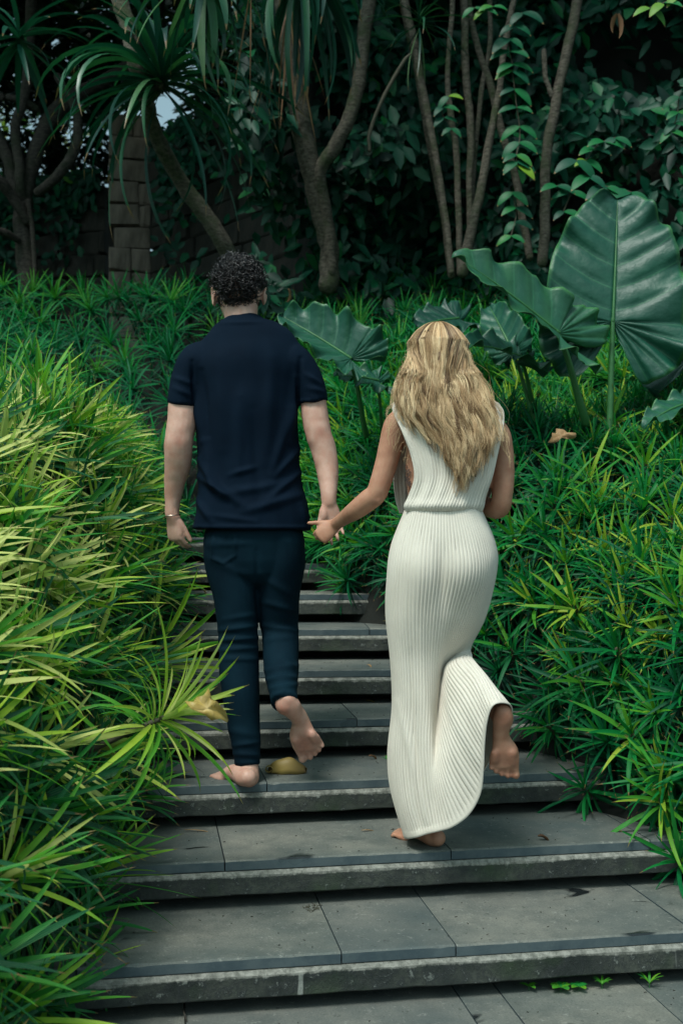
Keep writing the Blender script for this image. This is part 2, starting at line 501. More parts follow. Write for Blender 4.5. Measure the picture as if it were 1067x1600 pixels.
def mat_cloth(name, c1, c2, rough=.85, scale=8, weave=700, bstr=.15, sheen=.0):
    m, nt, b, out = M_new(name)
    n1 = tex(nt, scale, 4, .6); n2 = tex(nt, weave, 2)
    c = mixc(nt, ramp(nt, n1, [(.3, 0.0), (.7, 1.0)]), c1, c2)
    nt.links.new(c, b.inputs['Base Color'])
    b.inputs['Roughness'].default_value = rough
    b.inputs['Specular IOR Level'].default_value = .1
    b.inputs['Sheen Weight'].default_value = sheen
    bump(nt, b, n2, bstr, .001)
    return m
MAT['tee'] = mat_cloth('navy_jersey', (.0008, .0060, .0150), (.0014, .0085, .0200), sheen=.0)
MAT['jeans'] = mat_cloth('dark_denim', (.0010, .0080, .0155), (.0030, .0180, .0300), scale=5, sheen=.0)

def mat_knit():
    m, nt, b, out = M_new('cream_knit')
    n1 = tex(nt, 5, 4)
    uv = N(nt, 'ShaderNodeTexCoord'); mp = N(nt, 'ShaderNodeMapping'); mp.inputs['Scale'].default_value = (260, 260, 1)
    nt.links.new(uv.outputs['UV'], mp.inputs[0])
    n2 = N(nt, 'ShaderNodeTexNoise', i_Scale=1.0, i_Detail=2); nt.links.new(mp.outputs[0], n2.inputs[0])
    at = N(nt, 'ShaderNodeAttribute', attribute_name='tint')
    c = mixc(nt, ramp(nt, n1, [(.3, 0.0), (.7, 1.0)]), (.73, .665, .575), (.65, .585, .495))
    c = mixc(nt, ramp(nt, n2.outputs[0], [(.35, .35), (.55, 0.0)]), c, (.52, .505, .465))
    nt.links.new(c, b.inputs['Base Color'])
    b.inputs['Roughness'].default_value = .9
    b.inputs['Specular IOR Level'].default_value = .15
    b.inputs['Sheen Weight'].default_value = .1
    bump(nt, b, n2.outputs[0], .3, .002)
    return m
MAT['knit'] = mat_knit()

def mat_hair(name, stops, rough=.35, spec=.6):
    m, nt, b, out = M_new(name)
    at = N(nt, 'ShaderNodeAttribute', attribute_name='tint')
    nt.links.new(ramp(nt, at.outputs['Fac'], stops), b.inputs['Base Color'])
    b.inputs['Roughness'].default_value = rough
    b.inputs['Specular IOR Level'].default_value = spec
    return m
MAT['blonde'] = mat_hair('blonde_hair', [(0, (.055, .030, .016)), (.32, (.20, .110, .052)), (.58, (.52, .325, .165)), (1, (.95, .72, .44))], .42, .4)
MAT['black_hair'] = mat_hair('black_hair', [(0, (.006, .005, .006)), (1, (.020, .016, .016))], .33, .55)
MAT['nail'] = mat_plain('nail', (.62, .42, .36), .3, 50, .1)
m_, nt_, b_, _o = M_new('steel_bracelet'); b_.inputs['Metallic'].default_value = 1; b_.inputs['Base Color'].default_value = (.62, .5, .42, 1); b_.inputs['Roughness'].default_value = .25
MAT['metal'] = m_
MAT['ink'] = mat_plain('tattoo_ink', (.05, .045, .045), .6, 40, .3)
# ------------------------------------------------------------------ the stairs and the lie of the land
RISE, RUN, Y1 = 0.1455, 0.42, 2.95
PHI = {0: 9.5, 1: 9.5, 2: 9.8, 3: 10, 4: 8, 5: 4.5, 6: 2.5, 7: 1.5, 8: 1, 9: 0.5, 10: 0, -1: 9.5, -2: 9.5}

def stair_z(y): return np.maximum((np.asarray(y, float) - 2.53) * RISE / RUN, -0.45)
def x_left(y): return np.interp(y, [0, 3.6, 4.6, 5.5, 6.4, 7.2], [-.66, -.68, -.74, -.82, -1.0, -1.2])
def x_right(y): return np.interp(y, [0, 2.6, 3.0, 3.4, 3.8, 4.4, 5.05, 5.5, 6.3, 7.2], [1.75, 1.6, 1.42, 1.16, .88, .62, .26, -.04, -.46, -.62])

def lumps(x, y):
    return .07 * np.sin(x * 4.1 + 1.1 * np.sin(y * 2.3)) + .06 * np.sin(y * 4.7 + x * 1.9 + .6)

def hill(y):
    return np.interp(y, [6.35, 6.6, 6.9, 7.4, 8.1, 9.0, 9.6, 12, 200], [0.9, 1.38, 1.80, 2.26, 2.78, 3.36, 3.52, 3.6, 3.6])

def canopy(x, y):
    """Height of the outer surface of the planting at x, y (the shrubs' tops)."""
    x = np.asarray(x, float); y = np.asarray(y, float)
    s = stair_z(y)
    ul = np.maximum(x_left(y) - x, 0)
    zl = s + 1.20 * (1 - np.exp(-ul / .21)) + .12 * ul + lumps(x, y) * np.minimum(ul * 4, 1)
    ur = np.maximum(x - x_right(y), 0)
    zr = s + .90 * (1 - np.exp(-ur / .26)) + .10 * ur + lumps(x, y) * np.minimum(ur * 4, 1)
    z = np.where(ul > 0, zl, np.where(ur > 0, zr, s - .3))
    h = np.where(y > 6.35, hill(y) + lumps(x, y) * .8, -9)
    # the left-hand mound dies away behind the man, where the far bank takes over
    fade = np.clip((y - 4.6) / 1.6, 0, 1)
    z = np.where(ul > 0, z - fade * .62 * (1 - np.exp(-ul / .2)), z)
    return np.maximum(z, h)

def ground_sheet():
    xs = np.unique(np.concatenate([np.linspace(-3.2, 3.6, 80), np.array([-120, -60, -30, -18, -12, -9, -7, -5.5, -4.5, -3.8, 4.2, 5, 6.2, 8, 10, 14, 20, 32, 60, 120])]))
    ys = np.unique(np.concatenate([np.linspace(-1, 10, 120), np.array([-120, -50, -20, -10, -5, -3, -2, 11, 12, 13.5, 15, 17, 20, 26, 36, 60, 120, 200])]))
    X, Y = np.meshgrid(xs, ys)
    Zc = canopy(X, Y)
    s = stair_z(Y)
    inside = (X > x_left(Y) - .05) & (X < x_right(Y) + .05) & (Y < 6.6)
    Z = np.where(inside, s - .34, np.maximum(Zc - .5, s - .34))
    Z = np.where(Y < .6, np.minimum(Z, -.62 + np.maximum(np.abs(X) - 1.6, 0) * .1), Z)
    Z = np.minimum(Z, 3.2)
    v = np.stack([X.ravel(), Y.ravel(), Z.ravel()], 1)
    w = len(xs)
    f = [(r * w + c, r * w + c + 1, (r + 1) * w + c + 1, (r + 1) * w + c) for r in range(len(ys) - 1) for c in range(w - 1)]
    mb = MB(); mb.add(v, f)
    tag(mb.build('ground', MAT['soil']), kind='structure')
ground_sheet()

JOINTS = {-2: [-1.1, -.4, .3, 1.0], -1: [-.8, -.1, .6, 1.3], 0: [-1.0, -.35, .40, .52, .93, 1.5], 1: [-.7, 0.0, .32, 1.02], 2: [-1.05, -.36, .35, 1.02], 3: [-.95, -.26, .46], 4: [-.64, .06, .72],
          5: [-.9, -.2, .47], 6: [-.55, .13], 7: [-.88, -.22], 8: [-.6], 9: [-1.0, -.45], 10: [-.7]}
STEP_LABEL = {
    -2: 'stone step just out of the picture below the lowest one', -1: 'stone step below the bottom edge of the picture',
    0: 'lowest stone step in view, cut off by the bottom, weeds at its back',
    1: 'widest stone step, second from the bottom, with white lime streaks down its concrete edge',
    2: "stone step under the woman's standing foot, black shrivelled leaf beside it",
    3: "stone step under the man's standing foot, yellow curled leaf lying on it",
    4: "stone step just behind the man's raised foot with a large dark wet patch",
    5: 'stone step beside the lifted trouser cuff with a little twig on top', 6: 'stone step overhung by hanging green leaves at its right end',
    7: 'narrow stone step level with the back of the left knee of the man', 8: 'stone step half hidden by lime leaves beside the left thigh of the man',
    9: "highest stone step in view, seen edge on below the man's left hand", 10: 'stone step behind the man at the very top of the stairs'}
for i in range(-2, 11):
    y0 = Y1 + RUN * (i - 1); z = RISE * i
    a = math.radians(PHI[i])
    root = empty('stone_step', (0, y0, z)); root.rotation_euler = (0, 0, a)
    tag(root, STEP_LABEL[i], 'step', 'stone steps climbing through the planting')
    xa, xb = float(x_left(y0)) - .42, float(x_right(y0)) + .45
    dep = RUN + .14 if i > -2 else 2.6
    js = [xa] + [j for j in JOINTS[i] if xa + .12 < j < xb - .12] + [xb]
    for k in range(len(js) - 1):
        w = js[k + 1] - js[k] - .004
        mb = MB(); dz = random.uniform(-.0015, .0015)
        yy = (dep / 2) if i > -2 else -1.0
        # the sawn slab, its front arris worn and here and there chipped
        nq = max(4, int(w / .022)); pr = [(.0015, -.0315), (0, -.030), (0, -.004), (.004, 0), (dep, 0), (dep, -.033), (.004, -.033)]
        VV = []
        for q in range(nq + 1):
            a_ = abs(mnoise.noise(Vector((q * .55, i * 3.7, k * 5.1)))) ** 2 * .007 + (random.uniform(.002, .006) if random.random() < .035 else 0)
            e_ = .0012 * mnoise.noise(Vector((q * .3, i, k)))
            for r_, (y_, z_) in enumerate(pr):
                VV.append((-w / 2 + w * q / nq, y_ - dep / 2 + (a_ + .002 if r_ == 3 else a_ * .3 if r_ == 2 else 0) + (e_ if r_ < 3 else 0), z_ - (a_ * .8 if r_ == 2 else 0)))
        m7 = len(pr)
        mb.add(VV, [(q * m7 + r_, (q + 1) * m7 + r_, (q + 1) * m7 + (r_ + 1) % m7, q * m7 + (r_ + 1) % m7) for q in range(nq) for r_ in range(m7)] + [tuple(range(m7)), tuple(nq * m7 + r_ for r_ in range(m7 - 1, -1, -1))])
        p = mb.build('paver', MAT['paver'], root, smooth=False)
        p.location = ((js[k] + js[k + 1]) / 2, yy + random.uniform(-.002, .002), dz)
    mb = MB()
    # rough cast: a long box cut into short lengths whose faces wander a few millimetres
    n = 46; L = xb - xa
    yb0, yb1, z0, z1 = (-.013, dep - .02, -.0335, -.104) if i > -2 else (-2.2, .26, -.0355, -.6)
    prof = [(yb0 + .010, z0), (yb0 + .001, z0 - .010), (yb0 + .001, (z0 + z1) / 2), (yb0, z1 + .004), (yb0 + .004, z1), (yb1, z1), (yb1, z0)]
    V = []
    for q in range(n + 1):
        for (yy, zz) in prof:
            j = .0022 * mnoise.noise(Vector((q * .9, yy * 40 + i * 7, zz * 60)))
            V.append((xa + L * q / n, yy + j, zz + (0 if zz == z0 else 1.4 * j) - z0))
    m_p = len(prof)
    fc = [(q * m_p + r, (q + 1) * m_p + r, (q + 1) * m_p + (r + 1) % m_p, q * m_p + (r + 1) % m_p) for q in range(n) for r in range(m_p)]
    fc += [tuple(range(m_p)), tuple(n * m_p + r for r in range(m_p - 1, -1, -1))]
    mb.add(V, fc)
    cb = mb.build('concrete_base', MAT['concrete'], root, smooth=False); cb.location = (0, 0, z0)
    if i > -2:
        mb = MB(); box(mb, ((xa + xb) / 2, .36, -.26), (L - .1, .30, .30))
        mb.build('footing', MAT['soil'], root, smooth=False)

# ------------------------------------------------------------------ leaves and rosettes
def blade(mb, L, w, e0, droop, az=0.0, t=0.5, seg=8, base=Vector((0, 0, 0)), fold=.35, twist=0.0, side=0.0, prof=None, tipt=None):
    """A strap leaf from 'base': starts at elevation e0, bends down by 'droop' radians towards its tip."""
    p = Vector((0, 0, 0)); V = []; UV = []; T = []
    ca, sa = math.cos(az), math.sin(az)
    for k in range(seg + 1):
        s = k / seg
        th = e0 - droop * s ** 1.35
        if k:
            dl = L / seg
            p = p + Vector((math.cos(th) * dl, 0, math.sin(th) * dl))
        ww = w * (prof(s) if prof else (min(1, .45 + s * 2.2) * (1 - s ** 3.2) ** .8)) / 2
        if k == seg: ww = w * .02
        nrm = Vector((-math.sin(th), 0, math.cos(th)))
        tw = twist * s
        sd = Vector((0, math.cos(tw), 0)) + nrm * math.sin(tw)
        off = side * s * s * L
        for j in (-1, 0, 1):
            q = p + sd * (j * ww) + nrm * (abs(j) * ww * fold) + Vector((0, off, 0))
            V.append((base.x + q.x * ca - q.y * sa, base.y + q.x * sa + q.y * ca, base.z + q.z))
            UV.append(((j + 1) / 2, s)); T.append(t if tipt is None else t + (tipt - t) * s)
    F_ = []
    for k in range(seg):
        a = k * 3
        F_ += [(a, a + 3, a + 4, a + 1), (a + 1, a + 4, a + 5, a + 2)]
    mb.add(V, F_, UV, T)

def rosette(mb, n, L, w, base=Vector((0, 0, 0)), R=None, seg=7, tmid=.5, tvar=.25, updroop=.6, lo=-.45, hi=1.45):
    tmp = MB()
    for k in range(n):
        s = (k + .5) / n                               # 0 inner, 1 outer
        e = hi - (hi - lo) * s ** .85 + random.uniform(-.16, .16)
        blade(tmp, L * (.55 + .5 * math.sin(PI * (.2 + .7 * s))) * random.uniform(.8, 1.12), w * random.uniform(.75, 1.15), e,
              updroop * random.uniform(.35, 1.5) * (.5 + s), k * 2.39996 + random.uniform(-.3, .3), tmid + tvar * (.75 - 1.5 * s) + random.uniform(-.12, .12) , seg,
              side=random.uniform(-.12, .12), twist=random.uniform(-.5, .5), fold=.3)
    V = np.array(tmp.v)
    if R is not None: V = V @ np.array(R.to_matrix()).T
    V = V + np.array(base)
    mb.add(V, tmp.f, tmp.uv, tmp.t)

def outward(x, y, upb):
    e = .06
    gx = (float(canopy(x + e, y)) - float(canopy(x - e, y))) / (2 * e)
    gy = (float(canopy(x, y + e)) - float(canopy(x, y - e))) / (2 * e)
    gx = max(-3, min(3, gx)); gy = max(-3, min(3, gy))
    n = Vector((-gx, -gy, 1)).normalized()
    return (n + Vector((0, 0, upb)) + Vector([random.uniform(-.25, .25) for _ in range(3)])).normalized()

def hit(px, py, d0=1.7, d1=12):
    D = d0
    while D < d1:
        p = W(px, py, D)
        if p.z < float(canopy(p.x, p.y)) and not (x_left(p.y) <= p.x <= x_right(p.y) and p.y < 6.35): return p
        D += .02
    return None

# meshes shared between alike plants
STEM = MB(); loft(STEM, [(0, 0, -.42), (.01, 0, -.2), (0, 0, .03)], [.011, .010, .008], n=6, samp=4)
STEM = STEM.mesh('stem', MAT['stem'])
def leaf_set(mat, L, w, tints, nshape, seg=9):
    out = []
    for t in tints:
        row = []
        for k in range(nshape):
            mb = MB()
            blade(mb, L * random.uniform(.85, 1.1), w * random.uniform(.85, 1.15), 0, .3 + 1.35 * k / nshape, 0, t, seg, side=random.uniform(-.15, .15), twist=random.uniform(-.6, .6), fold=.3, tipt=t - .08)
            row.append(mb.mesh('leaf', mat))
        out.append(row)
    return out
LEAF_LIME = leaf_set(MAT['lime'], .31, .0178, (.28, .48, .66, .82, .98), 7)
LEAF_GREEN = leaf_set(MAT['green'], .235, .0155, (.18, .38, .56, .74, .95), 7)

def hero(name, p, n_, ls, leaves, tm, label, group, scale=1.0, cat='shrub', lo=-.5, hi=1.4):
    q = Vector((0, 0, 1)).rotation_difference(n_) @ Quaternion((0, 0, 1), random.uniform(0, 6.28))
    r = empty(name, p, q); r.scale = (scale,) * 3
    tag(r, label, cat, group)
    link('stem', STEM, r)
    for k in range(leaves):
        s = (k + .5) / leaves
        t = tm + .34 * (.6 - 1.4 * s) + random.uniform(-.14, .14)
        row = ls[max(0, min(4, int(t * 5)))]
        me = row[min(len(row) - 1, max(0, int(len(row) * (s + random.uniform(-.3, .2)))))]
        o = link('leaf', me, r)
        e = hi - (hi - lo) * s ** .85 + random.uniform(-.25, .25)
        az = k * 2.39996 + random.uniform(-.3, .3)
        o.rotation_euler = (random.uniform(-.3, .3), -e, az)
        k_ = (.6 + .5 * math.sin(PI * (.2 + .7 * s))) * random.uniform(.6, 1.15)
        o.scale = (k_, k_, k_)
        o.location = (0, 0, .02 - .10 * s)
    return r

GL, GR, GB = 'yellow green spiky shrubs left of the stairs', 'deep green spiky shrubs right of the stairs', 'spiky shrubs on the far bank'
left_heroes = [
    (112, 668, 3.3, .52, 1.25, 'pale grey green spiky shrub standing upright at the top of the left bed'),
    (22, 705, 3.1, .70, 1.1, 'yellow streaked spiky shrub at the left edge below the tallest pale one'),
    (163, 825, 2.9, .80, 1.0, "bright lime spiky shrub with upright leaves, left of the man's hand"),
    (92, 915, 2.55, .88, 1.05, 'brightest yellow spiky shrub in the middle of the left bed'),
    (232, 905, 3.0, .70, .82, "lime spiky shrub whose long leaves cross in front of the man's thigh"),
    (14, 1010, 2.4, .82, 1.0, 'golden green spiky shrub at the left edge halfway up the picture'),
    (200, 770, 3.5, .55, 1.0, "green spiky shrub just left of the man's elbow with narrow pale leaves"),
    (66, 1168, 2.3, .92, 1.05, 'large golden shrub with broad bent leaves, lower left'),
    (165, 1165, 2.5, .74, 1.0, 'lime shrub with leaves fanned flat towards the fourth step'),
    (278, 1112, 3.05, .62, .8, 'lone spiky shrub leaning out over the stairs, yellow leaf caught on it'),
    (20, 1362, 2.2, .55, 1.0, 'shrub with two long yellow bent leaves low on the left edge'),
    (120, 1290, 2.35, .42, 1.0, 'dark green spiky shrub below the large golden one'),
    (210, 1235, 2.75, .38, .9, 'dark green spiky shrub spreading over the end of the third step'),
    (60, 1050, 2.45, .60, 1.0, 'green shrub between the two golden ones at the left edge'),
    (150, 1015, 2.7, .55, 1.0, 'mid green shrub behind the golden leaves, level with the calves of the man'),
    (235, 1040, 3.0, .52, .9, 'green shrub reaching the trouser leg just above the lone leaning one'),
    (92, 1560, 2.15, .25, .85, 'small dark shrub in the bottom left corner'),
    (140, 1500, 2.3, .40, .7, 'small shrub with a fan of bright leaf tips near the bottom left'),
    (40, 790, 2.75, .70, 1.0, 'striped lime shrub at the left edge above the brightest yellow one'),
    (60, 620, 3.7, .35, 1.1, 'dark green shrub rising against the far bank, top of the left bed'),
    (165, 690, 3.8, .45, 1.0, 'slender green shrub at the right shoulder of the left bed'),
    (5, 600, 3.4, .40, 1.1, 'shrub with tall leaves cut off by the left edge, highest on the left bed'),
]
right_heroes = [
    (893, 940, 3.9, .93, 1.1, 'yellow centred spiky shrub in the middle of the right bed'),
    (985, 1145, 3.2, .62, 1.0, 'shrub with a fan of long leaves pointing left near the right edge'),
    (1030, 1245, 3.05, .72, 1.0, 'lime tipped shrub hanging over the end of the second step'),
    (905, 1060, 3.55, .50, 1.0, 'green shrub right below the yellow centred one'),
    (955, 650, 5.0, .86, 1.0, 'pale tipped shrub at the foot of the largest elephant ear stalk'),
    (800, 838, 4.5, .62, 1.0, "shrub beside the woman's right elbow"),
    (865, 780, 4.5, .55, 1.0, 'green shrub above and left of the yellow centred one'),
    (1050, 800, 4.0, .80, 1.0, 'lime shrub at the right edge level with the waist of the woman'),
    (1000, 870, 3.9, .35, 1.0, 'dark blue green shrub right of the yellow centred one'),
    (1060, 950, 3.5, .78, 1.0, 'long leaved lime shrub cut off by the right edge'),
    (850, 1130, 3.6, .45, .9, "dark shrub beside the woman's raised foot"),
    (905, 1225, 3.35, .40, .9, 'dark shrub dipping over the third step'),
    (960, 1010, 3.5, .42, 1.0, 'mid green shrub between the yellow centred one and the right edge'),
    (830, 940, 4.2, .58, 1.0, 'shrub whose leaves point at the hip of the woman'),
    (920, 740, 4.6, .66, 1.0, 'shrub right below the dry tan leaf'),
    (1010, 720, 4.7, .70, 1.0, 'shrub with bright upright leaves near the right edge below the small elephant ear'),
    (790, 1010, 4.0, .45, .9, "shrub just right of the woman's bent knee"),
    (1055, 1340, 2.9, .40, 1.0, 'low dark shrub in the right corner over the second step'),
]
hero_pos = []
def place_heroes(rows, nm, ls, nl, grp, lo, hi):
    for (px, py, D, tm, sc, lab) in rows:
        p = hit(px, py)
        if p is None or abs(p.y - D) > 1.6: p = W(px, py, D)
        n_ = outward(p.x, p.y, .35)
        n_ = (n_ + Vector((0, -.25, 0))).normalized()
        if 'lone' in lab: sc *= 1.35
        if 'cross in front' in lab or 'reaching the trouser' in lab: sc *= 1.3
        if 'lone' in lab: n_ = Vector((.80, -.25, .40)).normalized()
        elif 'cross in front' in lab or 'level with the calves' in lab or 'reaching the trouser' in lab or 'fanned flat' in lab: n_ = Vector((.55, -.25, .65)).normalized()
        hero(nm, p - n_ * .05, n_, ls, nl, tm + (.14 if nm == 'variegated_shrub' and tm > .5 else 0), lab, grp, sc * (.86 if nm == 'variegated_shrub' else 1), lo=lo, hi=hi)
        hero_pos.append(p)
place_heroes(left_heroes, 'variegated_shrub', LEAF_LIME, 64, GL, -.25, 1.4)
place_heroes(right_heroes, 'spiky_shrub', LEAF_GREEN, 42, GR, -.6, 1.4)

def variants(mat, k, n, L, w, tmid, tvar, seg=7, **kw):
    out = []
    for _ in range(k):
        mb = MB(); rosette(mb, n, L, w, seg=seg, tmid=tmid, tvar=tvar, **kw)
        loft(mb, [(0, 0, -.40), (.01, .01, -.2), (0, 0, .02)], [.009, .009, .007], n=5, samp=3, t=.1)
        out.append(mb.mesh('foliage', mat))
    return out
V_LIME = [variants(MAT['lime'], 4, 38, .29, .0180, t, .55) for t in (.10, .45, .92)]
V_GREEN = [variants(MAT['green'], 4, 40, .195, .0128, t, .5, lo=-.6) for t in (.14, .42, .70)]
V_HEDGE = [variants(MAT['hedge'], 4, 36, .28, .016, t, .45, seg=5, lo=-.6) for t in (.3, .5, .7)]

def scatter(x0, x1, y0, y1, step, keep):
    pts = []
    y = y0
    while y < y1:
        x = x0
        while x < x1:
            xx, yy = x + random.uniform(-.5, .5) * step, y + random.uniform(-.5, .5) * step
            if keep(xx, yy): pts.append((xx, yy))
            x += step
        y += step
    return pts

def surf_points(side, spacing):
    """Roughly even spots over the steep flank and top of a bed: walk outward from its edge by arc length."""
    pts = []
    y = 1.55 if side < 0 else 2.0
    while y < 6.9:
        xe = float(x_left(y)) if side < 0 else float(x_right(y))
        u = .02; acc = random.uniform(0, spacing)
        prev = (u, float(canopy(xe + side * u, y)))
        while u < (1.9 if side < 0 else 3.2):
            u += .01
            z = float(canopy(xe + side * u, y))
            acc += math.hypot(.01, z - prev[1]); prev = (u, z)
            if acc > spacing:
                acc = random.uniform(-.25, .25) * spacing
                pts.append((xe + side * u + random.uniform(-.03, .03), y + random.uniform(-.5, .5) * spacing))
        y += spacing
    return pts

def in_view(p, m=70):
    if p.y < .8: return False
    px = CX + p.x / p.y * FPX; py = CY - (p.z - CZ) / p.y * FPX
    return -m - 90 < px < 1067 + m + 90 and -100 < py < 1600 + 200

NTH = ['landing', 'lowest step', 'second step', 'third step', 'fourth step', 'fifth step', 'sixth step', 'seventh step', 'eighth step', 'ninth step', 'top step', 'top step']
def lab_for(colr, side, p, hrel):
    k = max(0, min(11, int(round((p.y - Y1) / RUN)) + 2))
    band = 'low down' if hrel < .4 else 'on the flank' if hrel < .85 else 'on the crown'
    u = (float(x_left(p.y)) - p.x) if side == 'left' else (p.x - float(x_right(p.y)))
    far_ = 'right beside' if u < .35 else 'well back from' if u > .9 else 'a little back from'
    return f"{colr} shrub {band} of the {side} bed, {far_} {NTH[k]}"
def bank_label(p):
    px = CX + p.x / p.y * FPX
    a = 'far left' if px < 150 else "left of the man's head" if px < 330 else 'behind the man' if px < 440 else 'between the two people' if px < 610 else 'behind the woman' if px < 760 else 'behind the elephant ears' if px < 960 else 'far right'
    b_ = 'foot' if p.y < 6.9 else 'lower slope' if p.y < 7.6 else 'upper slope' if p.y < 8.5 else 'crest'
    return f"shaded spiky shrub on the {b_} of the far bank, {a}"
count = {'L': 0, 'R': 0}
extra = MB()
def tint_pick(rows, w): return random.choice(rows[random.choices((0, 1, 2), w)[0]])
todo = []
for side, nm in ((-1, 'L'), (1, 'R')):
    for (x, y) in surf_points(side,   .142 if side < 0 else .108):
        z = float(canopy(x, y)); p = Vector((x, y, z))
        if not in_view(p): continue
        if any((p - h).length < .085 for h in hero_pos): continue
        todo.append((p.y, nm, p))
todo.sort(key=lambda t: t[0])
for (_, nm, p) in todo:
    n_ = outward(p.x, p.y, .3); n_ = (n_ + Vector((0, -.12, 0))).normalized()
    hrel = p.z - float(stair_z(p.y))
    if nm == 'L':
        w = (.88, .12, .0) if hrel < .72 else (.50, .35, .15) if hrel < .9 else (.24, .36, .40) if hrel < 1.28 and p.y < 3.6 else (.24, .40, .36) if hrel < 1.28 else (.50, .42, .08)  # lower shrubs picked darker: shade low in the bed put into leaf colour
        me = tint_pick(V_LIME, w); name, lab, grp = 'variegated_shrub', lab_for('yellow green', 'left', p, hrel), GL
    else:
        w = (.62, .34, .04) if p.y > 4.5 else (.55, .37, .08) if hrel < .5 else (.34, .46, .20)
        me = tint_pick(V_GREEN, w); name, lab, grp = 'spiky_shrub', lab_for('deep green', 'right', p, hrel), GR
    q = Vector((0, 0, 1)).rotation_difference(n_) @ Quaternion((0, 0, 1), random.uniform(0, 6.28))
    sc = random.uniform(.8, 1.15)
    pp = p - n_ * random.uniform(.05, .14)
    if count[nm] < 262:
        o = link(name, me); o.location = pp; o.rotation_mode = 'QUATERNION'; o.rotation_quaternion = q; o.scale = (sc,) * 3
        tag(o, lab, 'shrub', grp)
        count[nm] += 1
    else:
        o = me
        n0 = len(me.vertices); co = np.empty(n0 * 3); me.vertices.foreach_get('co', co); co = co.reshape(-1, 3) * sc
        co = co @ np.array(q.to_matrix()).T + np.array(pp)
        tt = np.empty(n0, dtype=np.float32); me.attributes['tint'].data.foreach_get('value', tt)
        extra.add(co, [tuple(pl.vertices) for pl in me.polygons], None, list(tt))
if extra.v: tag(extra.build('shrub_foliage', MAT['green']), 'remaining deep green leaves deeper in the right bed', 'foliage', kind='stuff')

# the far bank: the nearest 220 as objects, the rest joined
far = scatter(-5.2, 5.2, 6.45, 9.5, .235, lambda x, y: abs(x) < y * .34 + .4)
far.sort(key=lambda t: t[1])
rest = MB(); nb = 0
def mesh_arrays(me):
    n0 = len(me.vertices); co = np.empty(n0 * 3); me.vertices.foreach_get('co', co)
    tt = np.empty(n0, dtype=np.float32); me.attributes['tint'].data.foreach_get('value', tt)
    return co.reshape(-1, 3), [tuple(pl.vertices) for pl in me.polygons], list(tt)
cache = {}
for (x, y) in far:
    z = float(canopy(x, y)); p = Vector((x, y, z))
    n_ = (outward(x, y, .25) + Vector((0, -.25, 0))).normalized()
    me = tint_pick(V_HEDGE, (.45, .35, .2))
    q = Vector((0, 0, 1)).rotation_difference(n_) @ Quaternion((0, 0, 1), random.uniform(0, 6.28))
    sc = random.uniform(.75, 1.1); pp = p - n_ * random.uniform(.02, .14)
    if nb < 280:
        o = link('bank_shrub', me); o.location = pp; o.rotation_mode = 'QUATERNION'; o.rotation_quaternion = q; o.scale = (sc,) * 3
        tag(o, bank_label(p), 'shrub', GB); nb += 1
    else:
        if me.name not in cache: cache[me.name] = mesh_arrays(me)
        co, fc, tt = cache[me.name]
        rest.add((co * sc) @ np.array(q.to_matrix()).T + np.array(pp), fc, None, tt)
if rest.v: tag(rest.build('bank_foliage', MAT['hedge']), 'furthest spiky foliage along the crest of the far bank', 'foliage', kind='stuff')
